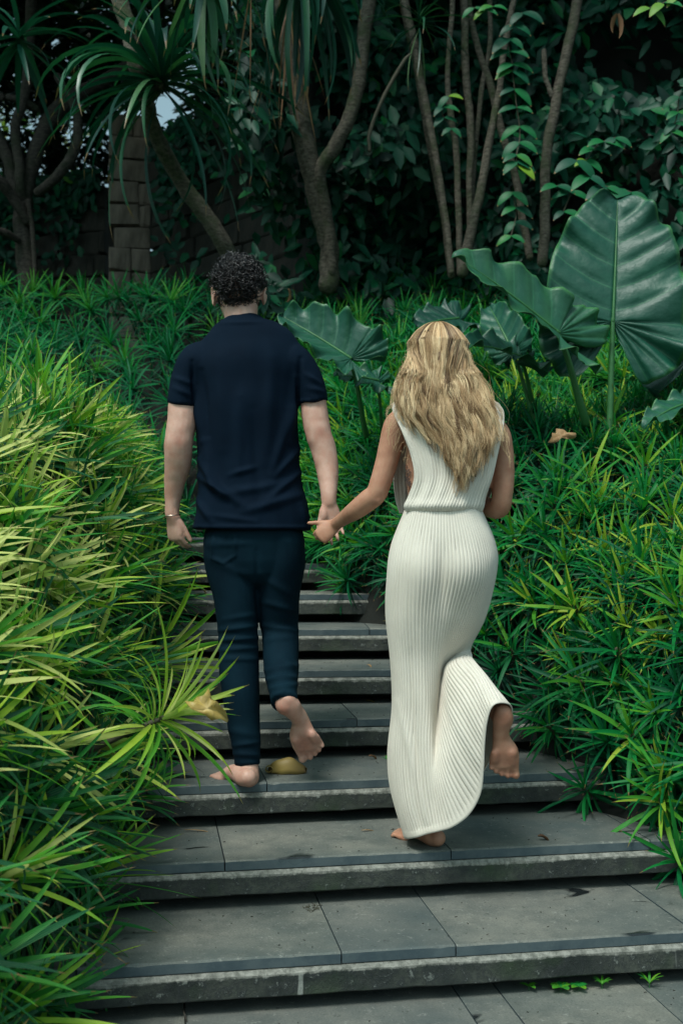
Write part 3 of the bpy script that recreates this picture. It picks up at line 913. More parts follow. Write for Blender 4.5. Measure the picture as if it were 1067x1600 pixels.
# ------------------------------------------------------------------ elephant ear leaves
def ear_leaf(name, base, tip, nrm, width, label=None, cup=.0, droop=.0, ripple=.012, lobe=.42, foldl=0.0, foldr=0.0, t=.45, stalk_to=None, stalk_r=.012, seed=0, asym=1.0):
    """A heart shaped blade: base = where the stalk joins, tip = its point, nrm = roughly its upper side."""
    base, tip = Vector(base), Vector(tip)
    m = tip - base; L = m.length; m.normalize()
    n = Vector(nrm); n = (n - m * n.dot(m)).normalized()
    s_ = m.cross(n).normalized()                      # to the right when seen from the upper side
    root = empty(name, base)
    tag(root, label, 'plant', 'elephant ear leaves')
    mb = MB()
    NS, NT = 66, 15
    for sd in (-1, 1):
        V, UV, T = [], [], []
        for i in range(NS + 1):
            s = -1 + 2 * i / NS                        # -1 back of the lobe ... 1 tip
            if s >= 0:
                o = m * (L * s ** 1.05); al = math.radians(80 - 22 * s)
                wd = width * (1 - s ** 2.3) ** .56 * (.86 + .14 * math.cos(s * 3)) / max(.5, math.sin(al)) * .86
            else:
                q = -s
                o = Vector((0, 0, 0)); al = math.radians(82 + 78 * q ** .9)
                wd = width * ((1 - q) * .86 + q * lobe * 1.25) * (1 + .18 * math.sin(PI * q)) * (1 - max(0, (q - .86) / .14) ** 2 * .55)
            if sd > 0: wd *= asym
            for j in range(NT + 1):
                tt = j / NT
                r = wd * tt
                d2 = m * math.cos(al - .25 * tt * (1 if s > 0 else 0)) + s_ * (sd * math.sin(al))
                p = o + d2 * r
                ph = 2 * PI * 11 * (s * .5 + .5)
                z = .016 * (abs(math.sin(ph / 2)) ** .6 - .6) * min(1, tt * 3) * (1 - .25 * tt) * (width / .3)                # blade quilted between sunken veins
                z += .004 * mnoise.noise(Vector((s * 14 + seed, tt * 7, sd))) * (width / .3) * min(1, tt * 3)
                z += ripple * tt ** 3 * (math.sin(ph * .5 + seed + sd) + .6 * math.sin(ph * .83 + 2 * seed)) * (1 + .5 * tt)
                z += cup * (r / width) ** 2 * width
                z -= droop * (max(0, s)) ** 2 * L + droop * .5 * max(0, -s) ** 2 * L
                q2 = p + n * z
                fa = foldl if sd < 0 else foldr
                if fa:
                    h = (q2 - m * q2.dot(m)).dot(s_); zz = q2.dot(n)
                    q2 = m * q2.dot(m) + s_ * (h * math.cos(fa) ) + n * (zz + abs(h) * math.sin(fa))
                V.append(q2); UV.append((tt, s * .5 + .5)); T.append(min(1, t + .5 * max(0, tt - .93) / .07 + .08 * math.sin(ph)))
        f = []
        for i in range(NS):
            for j in range(NT):
                a = i * (NT + 1) + j
                q4 = (a, a + 1, a + NT + 2, a + NT + 1)
                f.append(q4 if sd < 0 else q4[::-1])
        mb.add(V, f, UV, T)
    o = mb.build('blade', MAT['ear'], root)
    sol = o.modifiers.new('thick', 'SOLIDIFY'); sol.thickness = .0010; sol.offset = 0
    mb = MB()
    loft(mb, [Vector((0, 0, 0)) + n * .003, m * L * .5 + n * (.003 - droop * .25 * L), m * L * .98 - n * droop * .96 * L], [.0075, .005, .0015], n=7)
    mb.build('midrib', MAT['stalk'], root)
    if stalk_to is not None:
        e = Vector(stalk_to) - base
        mb = MB()
        loft(mb, [Vector((0, 0, 0)) + m * .01, e * .33 + Vector((0, 0, .02)), e * .7, e], [stalk_r * .75, stalk_r, stalk_r * 1.2, stalk_r * 1.5], n=9)
        mb.build('stalk', MAT['stalk'], root)
    return root

ear_leaf('elephant_ear', W(957, 502, 5.0), W(966, 305, 5.10), (-.10, -1, .25), .365, 'largest elephant ear leaf, standing upright with a glossy grey green sheen',
         cup=-.06, droop=.06, ripple=.020, lobe=.66, t=.42, stalk_to=W(951, 700, 5.0), stalk_r=.013, seed=1, foldl=.16, foldr=.12)
ear_leaf('elephant_ear', W(872, 520, 4.85), W(716, 391, 4.72), (.30, -.72, .62), .21, 'bright green elephant ear leaf folded lengthwise, pointing up to the left',
         cup=.1, droop=.05, ripple=.014, lobe=.95, t=.62, stalk_to=W(915, 660, 5.0), stalk_r=.014, seed=2, foldl=.30, foldr=.25)
ear_leaf('elephant_ear', W(800, 548, 5.1), W(762, 470, 5.3), (-.3, -.75, .6), .13, 'small dark elephant ear leaf curled under the bright folded one',
         cup=.2, droop=.1, ripple=.012, lobe=.5, t=.5, stalk_to=W(838, 670, 5.2), stalk_r=.009, seed=3, foldl=.1, foldr=.5)
ear_leaf('elephant_ear', W(812, 558, 5.0), W(728, 520, 4.8), (.2, -.55, .8), .13, "low elephant ear leaf beside the woman's hair, greyish left half",
         cup=.1, droop=.18, ripple=.014, lobe=.9, t=.35, stalk_to=W(835, 640, 5.2), stalk_r=.009, seed=4, foldl=.2, foldr=.2)
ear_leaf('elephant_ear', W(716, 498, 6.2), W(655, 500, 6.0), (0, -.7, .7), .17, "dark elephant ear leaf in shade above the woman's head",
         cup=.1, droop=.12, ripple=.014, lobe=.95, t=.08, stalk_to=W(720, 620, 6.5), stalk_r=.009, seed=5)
ear_leaf('elephant_ear', W(548, 560, 5.3), W(442, 490, 5.4), (-.1, -.8, .55), .20, "broad elephant ear leaf spreading out from behind the man's right shoulder",
         cup=.1, droop=.05, ripple=.020, lobe=.62, t=.48, stalk_to=W(572, 680, 5.7), stalk_r=.011, seed=6, foldl=.55, foldr=.5)
ear_leaf('elephant_ear', W(590, 595, 5.5), W(528, 578, 5.4), (.1, -.6, .7), .11, "small elephant ear leaf low between the man's sleeve and the blonde hair",
         cup=.1, droop=.15, ripple=.014, lobe=.8, t=.55, stalk_to=W(598, 690, 5.7), stalk_r=.008, seed=7)
ear_leaf('elephant_ear', W(1085, 628, 4.9), W(1012, 640, 4.7), (0, -.45, .85), .11, 'flat elephant ear leaf entering from the right edge below the largest',
         cup=.05, droop=.2, ripple=.014, lobe=.8, t=.55, stalk_to=W(1085, 740, 5.1), stalk_r=.009, seed=8)
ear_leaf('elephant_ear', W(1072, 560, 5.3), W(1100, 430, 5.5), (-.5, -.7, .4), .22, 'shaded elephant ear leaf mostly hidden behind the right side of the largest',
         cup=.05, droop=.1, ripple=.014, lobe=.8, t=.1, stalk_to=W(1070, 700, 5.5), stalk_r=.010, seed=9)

# ------------------------------------------------------------------ trees beyond the bank
def limb(mb, rows, n=10, rough=.06, samp=None):
    """rows of (px, py, D, radius in photo pixels)"""
    P = [W(a, b, d) for a, b, d, _ in rows]; R = [r * d / FPX for _, _, d, r in rows]
    k = samp or (len(rows) - 1) * 6 + 1
    C = crv([[*p, r] for p, r in zip(P, R)], k)
    pts, rad = [], []
    for i, c in enumerate(C):
        w = 1 + rough * (mnoise.noise(Vector((i * .9, c[0] * 5, c[2] * 7))) * 1.6)
        pts.append(Vector(c[:3]) + Vector((mnoise.noise(Vector((i * .35, 1, c[0]))), 0, 0)) * c[3] * .25); rad.append(max(c[3] * w, .002))
    loft(mb, pts, rad, n=n, samp=len(pts))

def tree(name, label, trunks, branches=(), mat='bark', cat='tree', group=None, n=11):
    p0 = W(*trunks[0][0][:3])
    root = empty(name, p0); tag(root, label, cat, group)
    for rows in trunks:
        mb = MB(); limb(mb, rows, n); mb.v = [tuple(Vector(v) - p0) for v in mb.v]; mb.build('trunk', MAT[mat], root)
    for rows in branches:
        mb = MB(); limb(mb, rows, 8); mb.v = [tuple(Vector(v) - p0) for v in mb.v]; mb.build('branch', MAT[mat], root)
    return root, p0

GAPS = ((213, 216, 12), (257, 172, 10), (276, 148, 6))      # the fronds leave these openings to the sky
def strap_head(root, p0, c, n, L, w, tset, e_hi=1.3, e_lo=-1.2, droop=1.5, mat='strap', only=None, name='leaf'):
    c = Vector(c)
    for k in range(n):
        s = (k + .5) / n
        mb = MB()
        az = only(k) if only else k * 2.39996 + random.uniform(-.3, .3)
        t = random.choice(tset) + random.uniform(-.08, .08)
        blade(mb, L * random.uniform(.75, 1.1), w * random.uniform(.8, 1.2), e_hi - (e_hi - e_lo) * s + random.uniform(-.2, .2), droop * random.uniform(.5, 1.2) * (1.15 - s * .6), az, t, 12,
              fold=.25, side=random.uniform(-.1, .1), twist=random.uniform(-.7, .7), base=Vector((0, 0, .05 - .1 * s)))
        if any(math.hypot(CX + (v[0] + c.x) / (v[1] + c.y) * FPX - hx, CY - (v[2] + c.z - CZ) / (v[1] + c.y) * FPX - hy) < hr for v in mb.v for hx, hy, hr in GAPS): continue
        o = mb.build(name, MAT[mat], root); o.location = c - p0

GT = 'screw palms with long drooping strap leaves'
# the twisting screw palm whose head hangs in the upper left
r, p0 = tree('screw_palm', 'screw palm leaning left with its drooping leaf head hanging before the stone pillar',
     [[(368, 430, 8.2, 13), (352, 385, 8.0, 13), (318, 332, 7.9, 13), (284, 285, 7.8, 12), (255, 235, 7.6, 12), (238, 190, 7.4, 12), (226, 150, 7.3, 12), (214, 112, 7.2, 12), (202, 50, 7.2, 13), (184, -10, 7.2, 13), (170, -120, 7.2, 14)]],
     [[(226, 160, 7.3, 7), (240, 150, 7.1, 7), (250, 135, 7.0, 8)]], group=GT)
strap_head(r, p0, W(252, 128, 7.0), 96, .98, .048, (.15, .3, .45, .55, .7), e_hi=1.4, e_lo=-1.1, droop=2.1)
r, p0 = tree('screw_palm', 'screw palm with a mossy trunk forking low, behind and right of the man',
     [[(512, 445, 8.6, 16), (515, 400, 8.6, 15), (505, 345, 8.5, 16), (492, 290, 8.4, 17), (480, 235, 8.3, 17), (466, 170, 8.2, 17), (456, 100, 8.1, 17), (448, 20, 8.0, 18), (444, -90, 8.0, 19)]],
     [[(518, 425, 8.55, 8), (516, 380, 8.5, 9), (508, 320, 8.4, 9), (500, 268, 8.3, 10), (520, 235, 8.25, 11), (543, 190, 8.2, 11), (560, 130, 8.2, 11), (568, 60, 8.2, 11), (578, -20, 8.2, 12), (585, -120, 8.2, 12)]], group=GT)
strap_head(r, p0, W(470, -70, 7.0), 46, 1.0, .05, (.25, .45, .6), e_hi=.9, e_lo=-1.3, droop=1.7)
strap_head(r, p0, W(452, 10, 7.6), 15, .85, .013, (.3, .6, .8), e_hi=-1.1, e_lo=-1.5, droop=.25, mat='dry', name='dead_leaf')
r, p0 = tree('screw_palm', 'screw palm head hanging from the top edge with pale leaf tips',
     [[(375, -160, 6.4, 12), (350, -110, 6.3, 12), (330, -60, 6.3, 10)]], group=GT)
strap_head(r, p0, W(318, -45, 6.2), 34, .62, .05, (.4, .6, .9), e_hi=.5, e_lo=-1.4, droop=1.3)
strap_head(r, p0, W(392, -20, 6.2), 3, .62, .012, (.4, .7), e_hi=-1.3, e_lo=-1.5, droop=.1, mat='dry', name='dead_leaf')
r, p0 = tree('screw_palm', 'screw palm in the top left corner, only dark leaf tips reaching in',
     [[(-60, 500, 8.4, 14), (-50, 300, 8.4, 13), (-30, 100, 8.2, 12), (-5, -30, 8.0, 11)]], group=GT)
strap_head(r, p0, W(30, 60, 7.6), 26, .62, .045, (.2, .35, .5), e_hi=1.0, e_lo=-.8, droop=1.1)
r, p0 = tree('screw_palm', 'small screw palm with thin leaves against the vine wall, top centre',
     [[(705, 430, 8.6, 6), (692, 330, 8.5, 6), (672, 220, 8.4, 7), (651, 100, 8.3, 7), (634, 20, 8.2, 7), (620, -60, 8.2, 7)]], group=GT)
strap_head(r, p0, W(655, 35, 7.9), 26, .50, .016, (.3, .5, .8), e_hi=1.2, e_lo=-1.0, droop=1.2)

# forked dark tree at the left
r, p0 = tree('forked_tree', 'forked tree with a pale flaking trunk at the left edge',
     [[(46, 470, 9.6, 18), (43, 420, 9.6, 16), (36, 360, 9.6, 14), (38, 318, 9.6, 14), (45, 280, 9.6, 12), (60, 225, 9.6, 12), (85, 180, 9.7, 14), (118, 150, 9.8, 12), (160, 128, 9.9, 10), (200, 100, 10, 9), (240, 40, 10.1, 8), (260, -40, 10.1, 8)]],
     [[(36, 320, 9.6, 10), (22, 285, 9.6, 10), (10, 240, 9.6, 10), (-10, 200, 9.6, 10), (-40, 140, 9.6, 9)],
      [(38, 325, 9.6, 8), (32, 290, 9.5, 8), (30, 250, 9.5, 8), (24, 200, 9.5, 8), (36, 160, 9.5, 8), (44, 100, 9.5, 8), (50, 0, 9.5, 9), (50, -80, 9.5, 9)],
      [(60, 300, 9.5, 8), (85, 280, 9.4, 8), (110, 248, 9.4, 9), (122, 215, 9.4, 8), (118, 170, 9.4, 7), (90, 120, 9.4, 6)],
      [(42, 345, 9.5, 7), (18, 305, 9.4, 9), (-5, 280, 9.3, 10), (-40, 260, 9.3, 10)],
      [(28, 375, 9.5, 5), (10, 364, 9.4, 6), (-20, 355, 9.3, 6)],
      [(55, 170, 9.6, 7), (30, 155, 9.5, 6), (0, 152, 9.5, 6), (-30, 150, 9.4, 6)],
      [(56, 450, 9.5, 3), (54, 400, 9.5, 4), (50, 350, 9.5, 4), (44, 315, 9.5, 4)]], mat='bark_dark')

GS = 'slender bare stems in front of the vine wall'
stems = [
 ('thin straight stem, leftmost of the slender group, leaning left as it rises', [(705, 425, 8.0, 5), (697, 350, 8.0, 5), (682, 250, 8.0, 5), (664, 160, 8.0, 6), (650, 80, 8.0, 6), (632, 0, 8.0, 6), (615, -80, 8, 6)]),
 ('grey stem with a crooked top, second from the left of the slender group', [(718, 428, 8.05, 5), (716, 330, 8.05, 5), (712, 230, 8.05, 5), (704, 180, 8.0, 5), (699, 110, 8, 4), (706, 20, 8, 4), (708, -60, 8, 4)]),
 ('straight upright stem in the middle of the slender group', [(735, 405, 8.1, 5), (733, 300, 8.1, 5), (735, 200, 8.1, 6), (727, 110, 8.1, 6), (726, 40, 8.1, 6), (722, -60, 8.1, 6)]),
 ('thick pale stem rising to the right from the foot of the slender group', [(722, 425, 7.95, 9), (738, 350, 7.9, 8), (752, 290, 7.9, 7), (768, 200, 7.9, 6), (780, 140, 7.9, 5), (790, 60, 7.9, 5), (812, -40, 7.9, 4)]),
 ('stem crossing diagonally behind the pale one, top left to lower right', [(828, 402, 8.2, 6), (816, 340, 8.2, 6), (803, 270, 8.2, 6), (782, 200, 8.2, 6), (765, 130, 8.2, 6), (742, 60, 8.2, 5), (728, -20, 8.2, 5)]),
 ('mossy curving stem alone to the right of the slender group', [(848, 410, 7.9, 8), (852, 330, 7.9, 8), (851, 260, 7.9, 8), (862, 190, 7.9, 8), (878, 110, 7.9, 8), (895, 40, 7.9, 8), (908, -40, 7.9, 8)]),
 ('thin shaded stem between the crossing ones, forked at the top', [(737, 330, 8.2, 4), (740, 260, 8.2, 4), (752, 140, 8.2, 4), (765, 70, 8.2, 4), (764, -30, 8.2, 4)]),
]
for lab, rows in stems:
    tree('slender_tree', lab, [rows], [[(862, 150, 7.9, 4), (852, 120, 7.9, 4), (849, 80, 7.9, 4)]] if 'mossy' in lab else (), cat='tree', group=GS, n=8)
mb = MB(); limb(mb, [(577, 235, 7.6, 2.5), (578, 205, 7.6, 3), (600, 150, 7.6, 3), (628, 100, 7.6, 3), (640, 85, 7.6, 2)], 6)
tag(mb.build('hanging_twig', MAT['stem']), 'pale bare twig hooking down to the left of the slender stems', 'twig')

# ------------------------------------------------------------------ the stone wall behind the palms
def course_wall(name, label, A, B, z0, z1, rows, seed, stone='stone'):
    """Masonry between plan points A and B: a core and one block object per stone."""
    A, B = Vector(A), Vector(B)
    d = B - A; L = d.length; ang = math.atan2(d.y, d.x)
    root = empty(name, (A.x, A.y, z0)); root.rotation_euler = (0, 0, ang)
    tag(root, label, 'wall')
    mb = MB(); box(mb, (L / 2, .22, (z1 - z0) / 2 - .03), (L - .02, .36, z1 - z0 - .06)); mb.build('core', MAT['mortar'], root, smooth=False)
    rs = random.Random(seed)
    h = (z1 - z0) / rows
    protos = []
    for _ in range(7):
        b = MB(); box(b, (0, 0, 0), (1, .12, h - .012), 0, .016, jit=.014); protos.append(b.mesh('stone_block', MAT[stone], smooth=False))
    for r_ in range(rows):
        x = -rs.uniform(0, .3)
        while x < L:
            w = rs.uniform(.26, .52)
            a, b2 = max(x, 0), min(x + w, L)
            if b2 - a > .06:
                o = link('stone_block', rs.choice(protos), root)
                o.location = ((a + b2) / 2, rs.uniform(-.012, .02), h * (r_ + .5)); o.scale = (b2 - a - .008, 1, 1)
                o.rotation_euler = (rs.uniform(-.05, .05), rs.uniform(-.012, .012), rs.uniform(-.05, .05))
            x += w
    return root
pA = W(236, 400, 11.6)
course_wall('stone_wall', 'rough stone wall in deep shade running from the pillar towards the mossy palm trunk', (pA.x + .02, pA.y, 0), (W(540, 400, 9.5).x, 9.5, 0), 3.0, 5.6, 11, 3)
course_wall('stone_pillar', 'stone pillar painted pale as if catching light, behind the drooping palm leaves', (W(170, 0, 11.5).x, 11.5, 0), (W(236, 0, 11.6).x, 11.6, 0), 3.0, 5.85, 12, 5, 'stone_painted_lit')
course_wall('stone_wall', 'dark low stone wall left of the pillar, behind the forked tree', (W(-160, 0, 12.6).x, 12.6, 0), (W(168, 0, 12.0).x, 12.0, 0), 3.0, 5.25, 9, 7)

# ------------------------------------------------------------------ masses of leaves
def leaf_cloud(name, P, Nn, L, Wd, mat, label, t=None, seed=0, hang=.4, cat='foliage'):
    """One joined mass of small pointed leaves; P centres, Nn facing."""
    r = np.random.default_rng(seed)
    n = len(P)
    Nn = Nn + r.normal(0, .35, (n, 3)); Nn /= np.linalg.norm(Nn, axis=1)[:, None]
    d = r.normal(0, 1, (n, 3)); d[:, 2] -= hang * 2
    d -= Nn * (d * Nn).sum(1)[:, None]; d /= np.linalg.norm(d, axis=1)[:, None] + 1e-9
    s = np.cross(Nn, d)
    L_ = L * r.uniform(.6, 1.25, n)[:, None]; W_ = Wd * r.uniform(.7, 1.2, n)[:, None]
    a = P; b = P + d * L_ * .35 + s * W_ * .5 + Nn * W_ * .12; c = P + d * L_ * .38 - Nn * W_ * .06; e = P + d * L_ * .35 - s * W_ * .5 + Nn * W_ * .12
    g1 = P + d * L_ * .72 + s * W_ * .36 - Nn * L_ * .04; g2 = P + d * L_ * .72 - s * W_ * .36 - Nn * L_ * .04
    tip = P + d * L_ - Nn * L_ * .14
    V = np.stack([a, b, c, e, g1, g2, tip], 1).reshape(-1, 3)
    base = np.arange(n)[:, None] * 7
    F4 = np.array([[0, 1, 2, 2], [0, 2, 3, 3], [1, 4, 2, 2], [3, 2, 5, 5], [4, 6, 2, 2], [2, 6, 5, 5]])[:, :3]
    F_ = (base[:, None, :] + F4[None]).reshape(-1, 3)
    me = bpy.data.meshes.new(name)
    me.vertices.add(len(V)); me.vertices.foreach_set('co', V.ravel().astype(np.float32))
    me.loops.add(F_.size); me.loops.foreach_set('vertex_index', F_.ravel().astype(np.int32))
    me.polygons.add(len(F_)); me.polygons.foreach_set('loop_start', np.arange(0, F_.size, 3, dtype=np.int32))
    me.materials.append(MAT[mat])
    at = me.attributes.new('tint', 'FLOAT', 'POINT')
    tt = np.clip(r.normal(.38, .16, n) if t is None else t, 0, 1)
    at.data.foreach_set('value', np.repeat(tt, 7).astype(np.float32))
    me.update(calc_edges=True)
    o = link(name, me); tag(o, label, cat, kind='stuff')
    return o

# creeper spilling over the two dark walls
xx = rng.uniform(-5.2, -.3, 3600); top = np.where(xx < -2.6, 5.25, 5.2 + (xx + 2.4) * .16)
yy = np.where(xx < -2.6, 12.1 + (xx + 2.6) * -.13, 11.5 - (xx + 2.3) * .93)
zz = top + .12 - rng.exponential(.30, 3600) * (1 + .9 * np.sin(xx * 3.1))
k = rng.uniform(-1, 1, 3600) + np.sin(xx * 6.3) > -.5
Pc = np.stack([xx, yy - .16 - rng.uniform(0, .12, 3600), zz], 1)[k]
Pc = Pc[~((CX + Pc[:, 0] / Pc[:, 1] * FPX > 150) & (CX + Pc[:, 0] / Pc[:, 1] * FPX < 245))]
leaf_cloud('creeper_foliage', Pc, np.tile([0, -1, .3], (len(Pc), 1)), .13, .07, 'vine', 'dark creeper spilling over the tops of the stone walls', seed=9, t=np.clip(rng.normal(.32, .15, len(Pc)), 0, .8))

# vine wall: a steep leafy face behind the slender stems, wrapping over to the right
def vine_y(x, z): return 9.1 + .35 * np.sin(x * 1.7) + .25 * np.sin(z * 2.3 + x) - np.maximum(x - 1.2, 0) * .55 + np.maximum(z - 5, 0) * .10
n = 20000
x = rng.uniform(-.75, 4.6, n); z = rng.uniform(2.6, 7.4, n)
dens = np.sin(x * 5.1 + 1.3 * np.sin(z * 3.7)) + np.sin(z * 4.9 + x * 2.2) + rng.uniform(-1.2, 1.2, n)
k = dens > -.9; x, z = x[k], z[k]
bulge = .22 * np.sin(x * 5.1 + 1.3 * np.sin(z * 3.7)) + .16 * np.sin(z * 6.1)
P = np.stack([x, vine_y(x, z) - bulge - rng.uniform(0, .5, len(x)), z], 1)
leaf_cloud('vine_foliage', P, np.tile([0.1, -1, .35], (len(P), 1)), .165, .075, 'vine', 'dark climbing vine leaves covering the bank face, upper right', seed=1, t=np.clip(rng.normal(.45, .19, len(P)), 0, .88))
# the earth face the vine climbs
xs = np.linspace(-.25, 6.5, 40); zs = np.linspace(2.2, 8.2, 24)
X, Z = np.meshgrid(xs, zs)
Yv = vine_y(X, Z) + .35
mb = MB(); mb.add(np.stack([X.ravel(), Yv.ravel(), Z.ravel()], 1), [(r_ * 40 + c, r_ * 40 + c + 1, (r_ + 1) * 40 + c + 1, (r_ + 1) * 40 + c) for r_ in range(23) for c in range(39)])
o = mb.build('earth_bank', MAT['soil']); tag(o, kind='structure'); so = o.modifiers.new('t', 'SOLIDIFY'); so.thickness = .4; so.offset = -1

# crowns: a roof of leaves over the bank, and further trees beyond the wall with sky between
def crown_mass(name, label, c, r3, n, seed, L=.16, holes=(), mat='crown', tm=.35, gap=-.1):
    r = np.random.default_rng(seed)
    u = r.normal(0, 1, (n, 3)); u /= np.linalg.norm(u, axis=1)[:, None]
    rad = r.uniform(.25, 1, n) ** .45
    P = np.array(c) + u * rad[:, None] * np.array(r3)
    d = np.sin(P[:, 0] * 2.9 + seed) + np.sin(P[:, 1] * 2.3 + P[:, 2] * 1.7) + np.sin(P[:, 2] * 3.3 + seed * 2) + r.uniform(-1, 1, n)
    P = P[d > gap]
    for (hc, hr) in holes:
        hc = np.array(hc); v = P - hc
        ax = hc - np.array([0, 0, CZ]); ax = ax / np.linalg.norm(ax)
        q = v - (v @ ax)[:, None] * ax
        P = P[np.linalg.norm(q, axis=1) > hr]
    return leaf_cloud(name, P, np.tile([0, -.3, 1], (len(P), 1)), L, L * .42, mat, label, seed=seed, t=np.clip(r.normal(tm, .16, len(P)), 0, 1))
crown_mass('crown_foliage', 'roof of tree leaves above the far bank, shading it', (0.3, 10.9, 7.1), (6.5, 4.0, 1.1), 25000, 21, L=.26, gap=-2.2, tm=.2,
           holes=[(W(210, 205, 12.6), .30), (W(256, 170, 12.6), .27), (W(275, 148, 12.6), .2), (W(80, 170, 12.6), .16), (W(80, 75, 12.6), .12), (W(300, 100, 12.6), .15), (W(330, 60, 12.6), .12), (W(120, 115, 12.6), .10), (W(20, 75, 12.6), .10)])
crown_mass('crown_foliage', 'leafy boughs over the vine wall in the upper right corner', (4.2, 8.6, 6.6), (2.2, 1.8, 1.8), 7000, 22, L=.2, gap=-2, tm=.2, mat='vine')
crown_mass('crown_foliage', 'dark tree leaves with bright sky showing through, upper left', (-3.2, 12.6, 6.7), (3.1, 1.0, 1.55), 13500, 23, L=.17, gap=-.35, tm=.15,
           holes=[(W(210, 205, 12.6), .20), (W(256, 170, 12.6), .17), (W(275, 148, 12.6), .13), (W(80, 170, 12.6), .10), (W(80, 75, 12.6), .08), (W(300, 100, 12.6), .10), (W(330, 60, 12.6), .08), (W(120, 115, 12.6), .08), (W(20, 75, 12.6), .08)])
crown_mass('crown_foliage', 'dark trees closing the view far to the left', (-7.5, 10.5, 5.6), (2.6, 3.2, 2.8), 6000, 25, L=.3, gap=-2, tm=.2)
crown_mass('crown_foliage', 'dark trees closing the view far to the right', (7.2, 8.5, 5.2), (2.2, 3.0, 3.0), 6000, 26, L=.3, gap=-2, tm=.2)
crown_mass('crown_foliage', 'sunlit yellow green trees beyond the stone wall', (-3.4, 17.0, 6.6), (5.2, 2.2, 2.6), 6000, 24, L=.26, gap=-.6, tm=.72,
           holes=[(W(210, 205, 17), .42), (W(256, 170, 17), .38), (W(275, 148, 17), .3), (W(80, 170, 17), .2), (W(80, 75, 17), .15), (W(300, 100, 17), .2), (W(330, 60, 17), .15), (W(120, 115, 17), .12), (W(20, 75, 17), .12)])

# the big supports of that roof, standing behind the vine face
for (lab, rows) in (("stout dark trunk in the shade between the palm and the vine wall", [(590, 440, 9.8, 16), (596, 250, 9.9, 15), (610, 60, 10, 15), (620, -150, 10, 14)]),
                    ("dark trunk behind the stone wall left of the mossy palm", [(405, 400, 12.8, 13), (398, 200, 12.8, 13), (380, 30, 12.8, 12), (372, -120, 12.8, 11)]),
                    ("dark leaning trunk beyond the low wall at the far left", [(95, 400, 12.9, 15), (88, 260, 12.9, 14), (70, 120, 12.9, 14), (62, -40, 12.9, 13)])):
    tree('shade_tree', lab, [rows], mat='bark_dark')

# leafy sprays standing out from the vine wall, leaf by leaf
def oval_leaf(mat, L, w, t):
    mb = MB(); blade(mb, L, w, 0, .7, 0, t, 7, fold=.22, prof=lambda s: max(0.02, math.sin(PI * min(1, s ** .75)) ** .8), side=0); return mb.mesh('leaf', MAT[mat])
OV = [oval_leaf('vine', .15, .066, t) for t in (.45, .6, .74, .84, 1.0)]
def spray(label, rows, n, size, ti, last=None):
    P = [W(a, b, d) for a, b, d in rows]
    root = empty('leafy_vine', P[0]); tag(root, label, 'vine', 'leafy sprays hanging in front of the vine wall')
    mb = MB(); loft(mb, [p - P[0] for p in P], [.004] * len(P), n=5); mb.build('stem', MAT['stem'], root)
    C = crv([list(p) for p in P], n)
    for i in range(n):
        for sd in (-1, 1):
            tk = last if (last is not None and i >= n - 1) else random.choice(ti)
            o = link('leaf', OV[tk], root)
            o.location = Vector(C[i]) - P[0]
            o.rotation_mode = 'XYZ'
            dx = Vector((sd * random.uniform(.6, 1), random.uniform(-.7, -.2), random.uniform(-.7, -.1))).normalized()
            nn = Vector((0, -.75, .65)); s2 = nn.cross(dx).normalized(); nn = dx.cross(s2)
            o.rotation_euler = Matrix((dx, s2, nn)).transposed().to_euler()
            k = size * random.uniform(.8, 1.15); o.scale = (k, k, k)
spray('vine spray ending in two yellow green leaves, right of the pale stem', [(800, 110, 7.5), (806, 160, 7.5), (812, 210, 7.5), (806, 245, 7.4), (810, 258, 7.4)], 8, 1.05, (0, 1, 1, 2), 4)
spray('short vine spray below the two yellow green leaves', [(800, 300, 7.6), (806, 335, 7.6), (798, 368, 7.5)], 4, 1.0, (0, 1, 2), 2)
spray('vine spray with one pale leaf, halfway between the mossy stem and right edge', [(960, 215, 7.0), (935, 225, 7.0), (915, 250, 7.0)], 4, .9, (0, 1, 2), 3)
spray('green vine spray at the right edge above the largest elephant ear', [(1060, 150, 6.6), (1056, 185, 6.6), (1046, 205, 6.6)], 4, .85, (1, 2, 2), 2)
spray('bright vine spray in the top right corner', [(1060, -10, 6.4), (1035, 5, 6.4), (1015, 12, 6.4)], 3, .9, (2, 3), 3)
spray('bluish vine spray high above the two yellow green leaves', [(815, 20, 7.5), (795, 60, 7.5), (800, 100, 7.5)], 5, 1.15, (0, 0, 1), 1)
spray('vine spray beside the second slender stem with long leaves', [(700, 150, 7.6), (690, 175, 7.6), (705, 200, 7.6)], 4, .8, (0, 1, 3), 1)
spray('vine spray behind the tip of the largest elephant ear', [(900, 250, 6.2), (930, 285, 6.2), (985, 300, 6.2)], 4, 1.1, (0, 1), 1)
spray('dim vine spray at the top between the thin stems', [(770, 10, 7.4), (757, 15, 7.4), (740, 12, 7.4)], 3, .8, (2, 3), 2)
spray('vine spray in shade right of the mossy stem near its foot', [(880, 330, 7.2), (890, 300, 7.2), (870, 290, 7.2)], 3, .9, (0, 1), 1)
mb = MB(); blade(mb, .16, .05, -1.2, .6, .4, .3, 7, fold=.5, base=W(964, 22, 7.0)); blade(mb, .12, .05, -1.0, .6, 2.4, .5, 7, fold=.5, base=W(964, 22, 7.0))
tag(mb.build('dead_leaf', MAT['dry']), 'shrivelled brown leaf hanging near the top right', 'leaf')
# ------------------------------------------------------------------ people
def wl(rows):
    """rows (px, py, D, r) or (px, py, D, a, b) -> points, radii in metres"""
    return [W(*r[:3]) for r in rows], [(r[3] if len(r) == 4 else (r[3], r[4])) for r in rows]

def limb_m(mb, rows, side=(1, 0, 0), n=16, samp=None, flat=(0, 0)):
    P, R = wl(rows); loft(mb, P, R, side, n, samp, flat=flat)

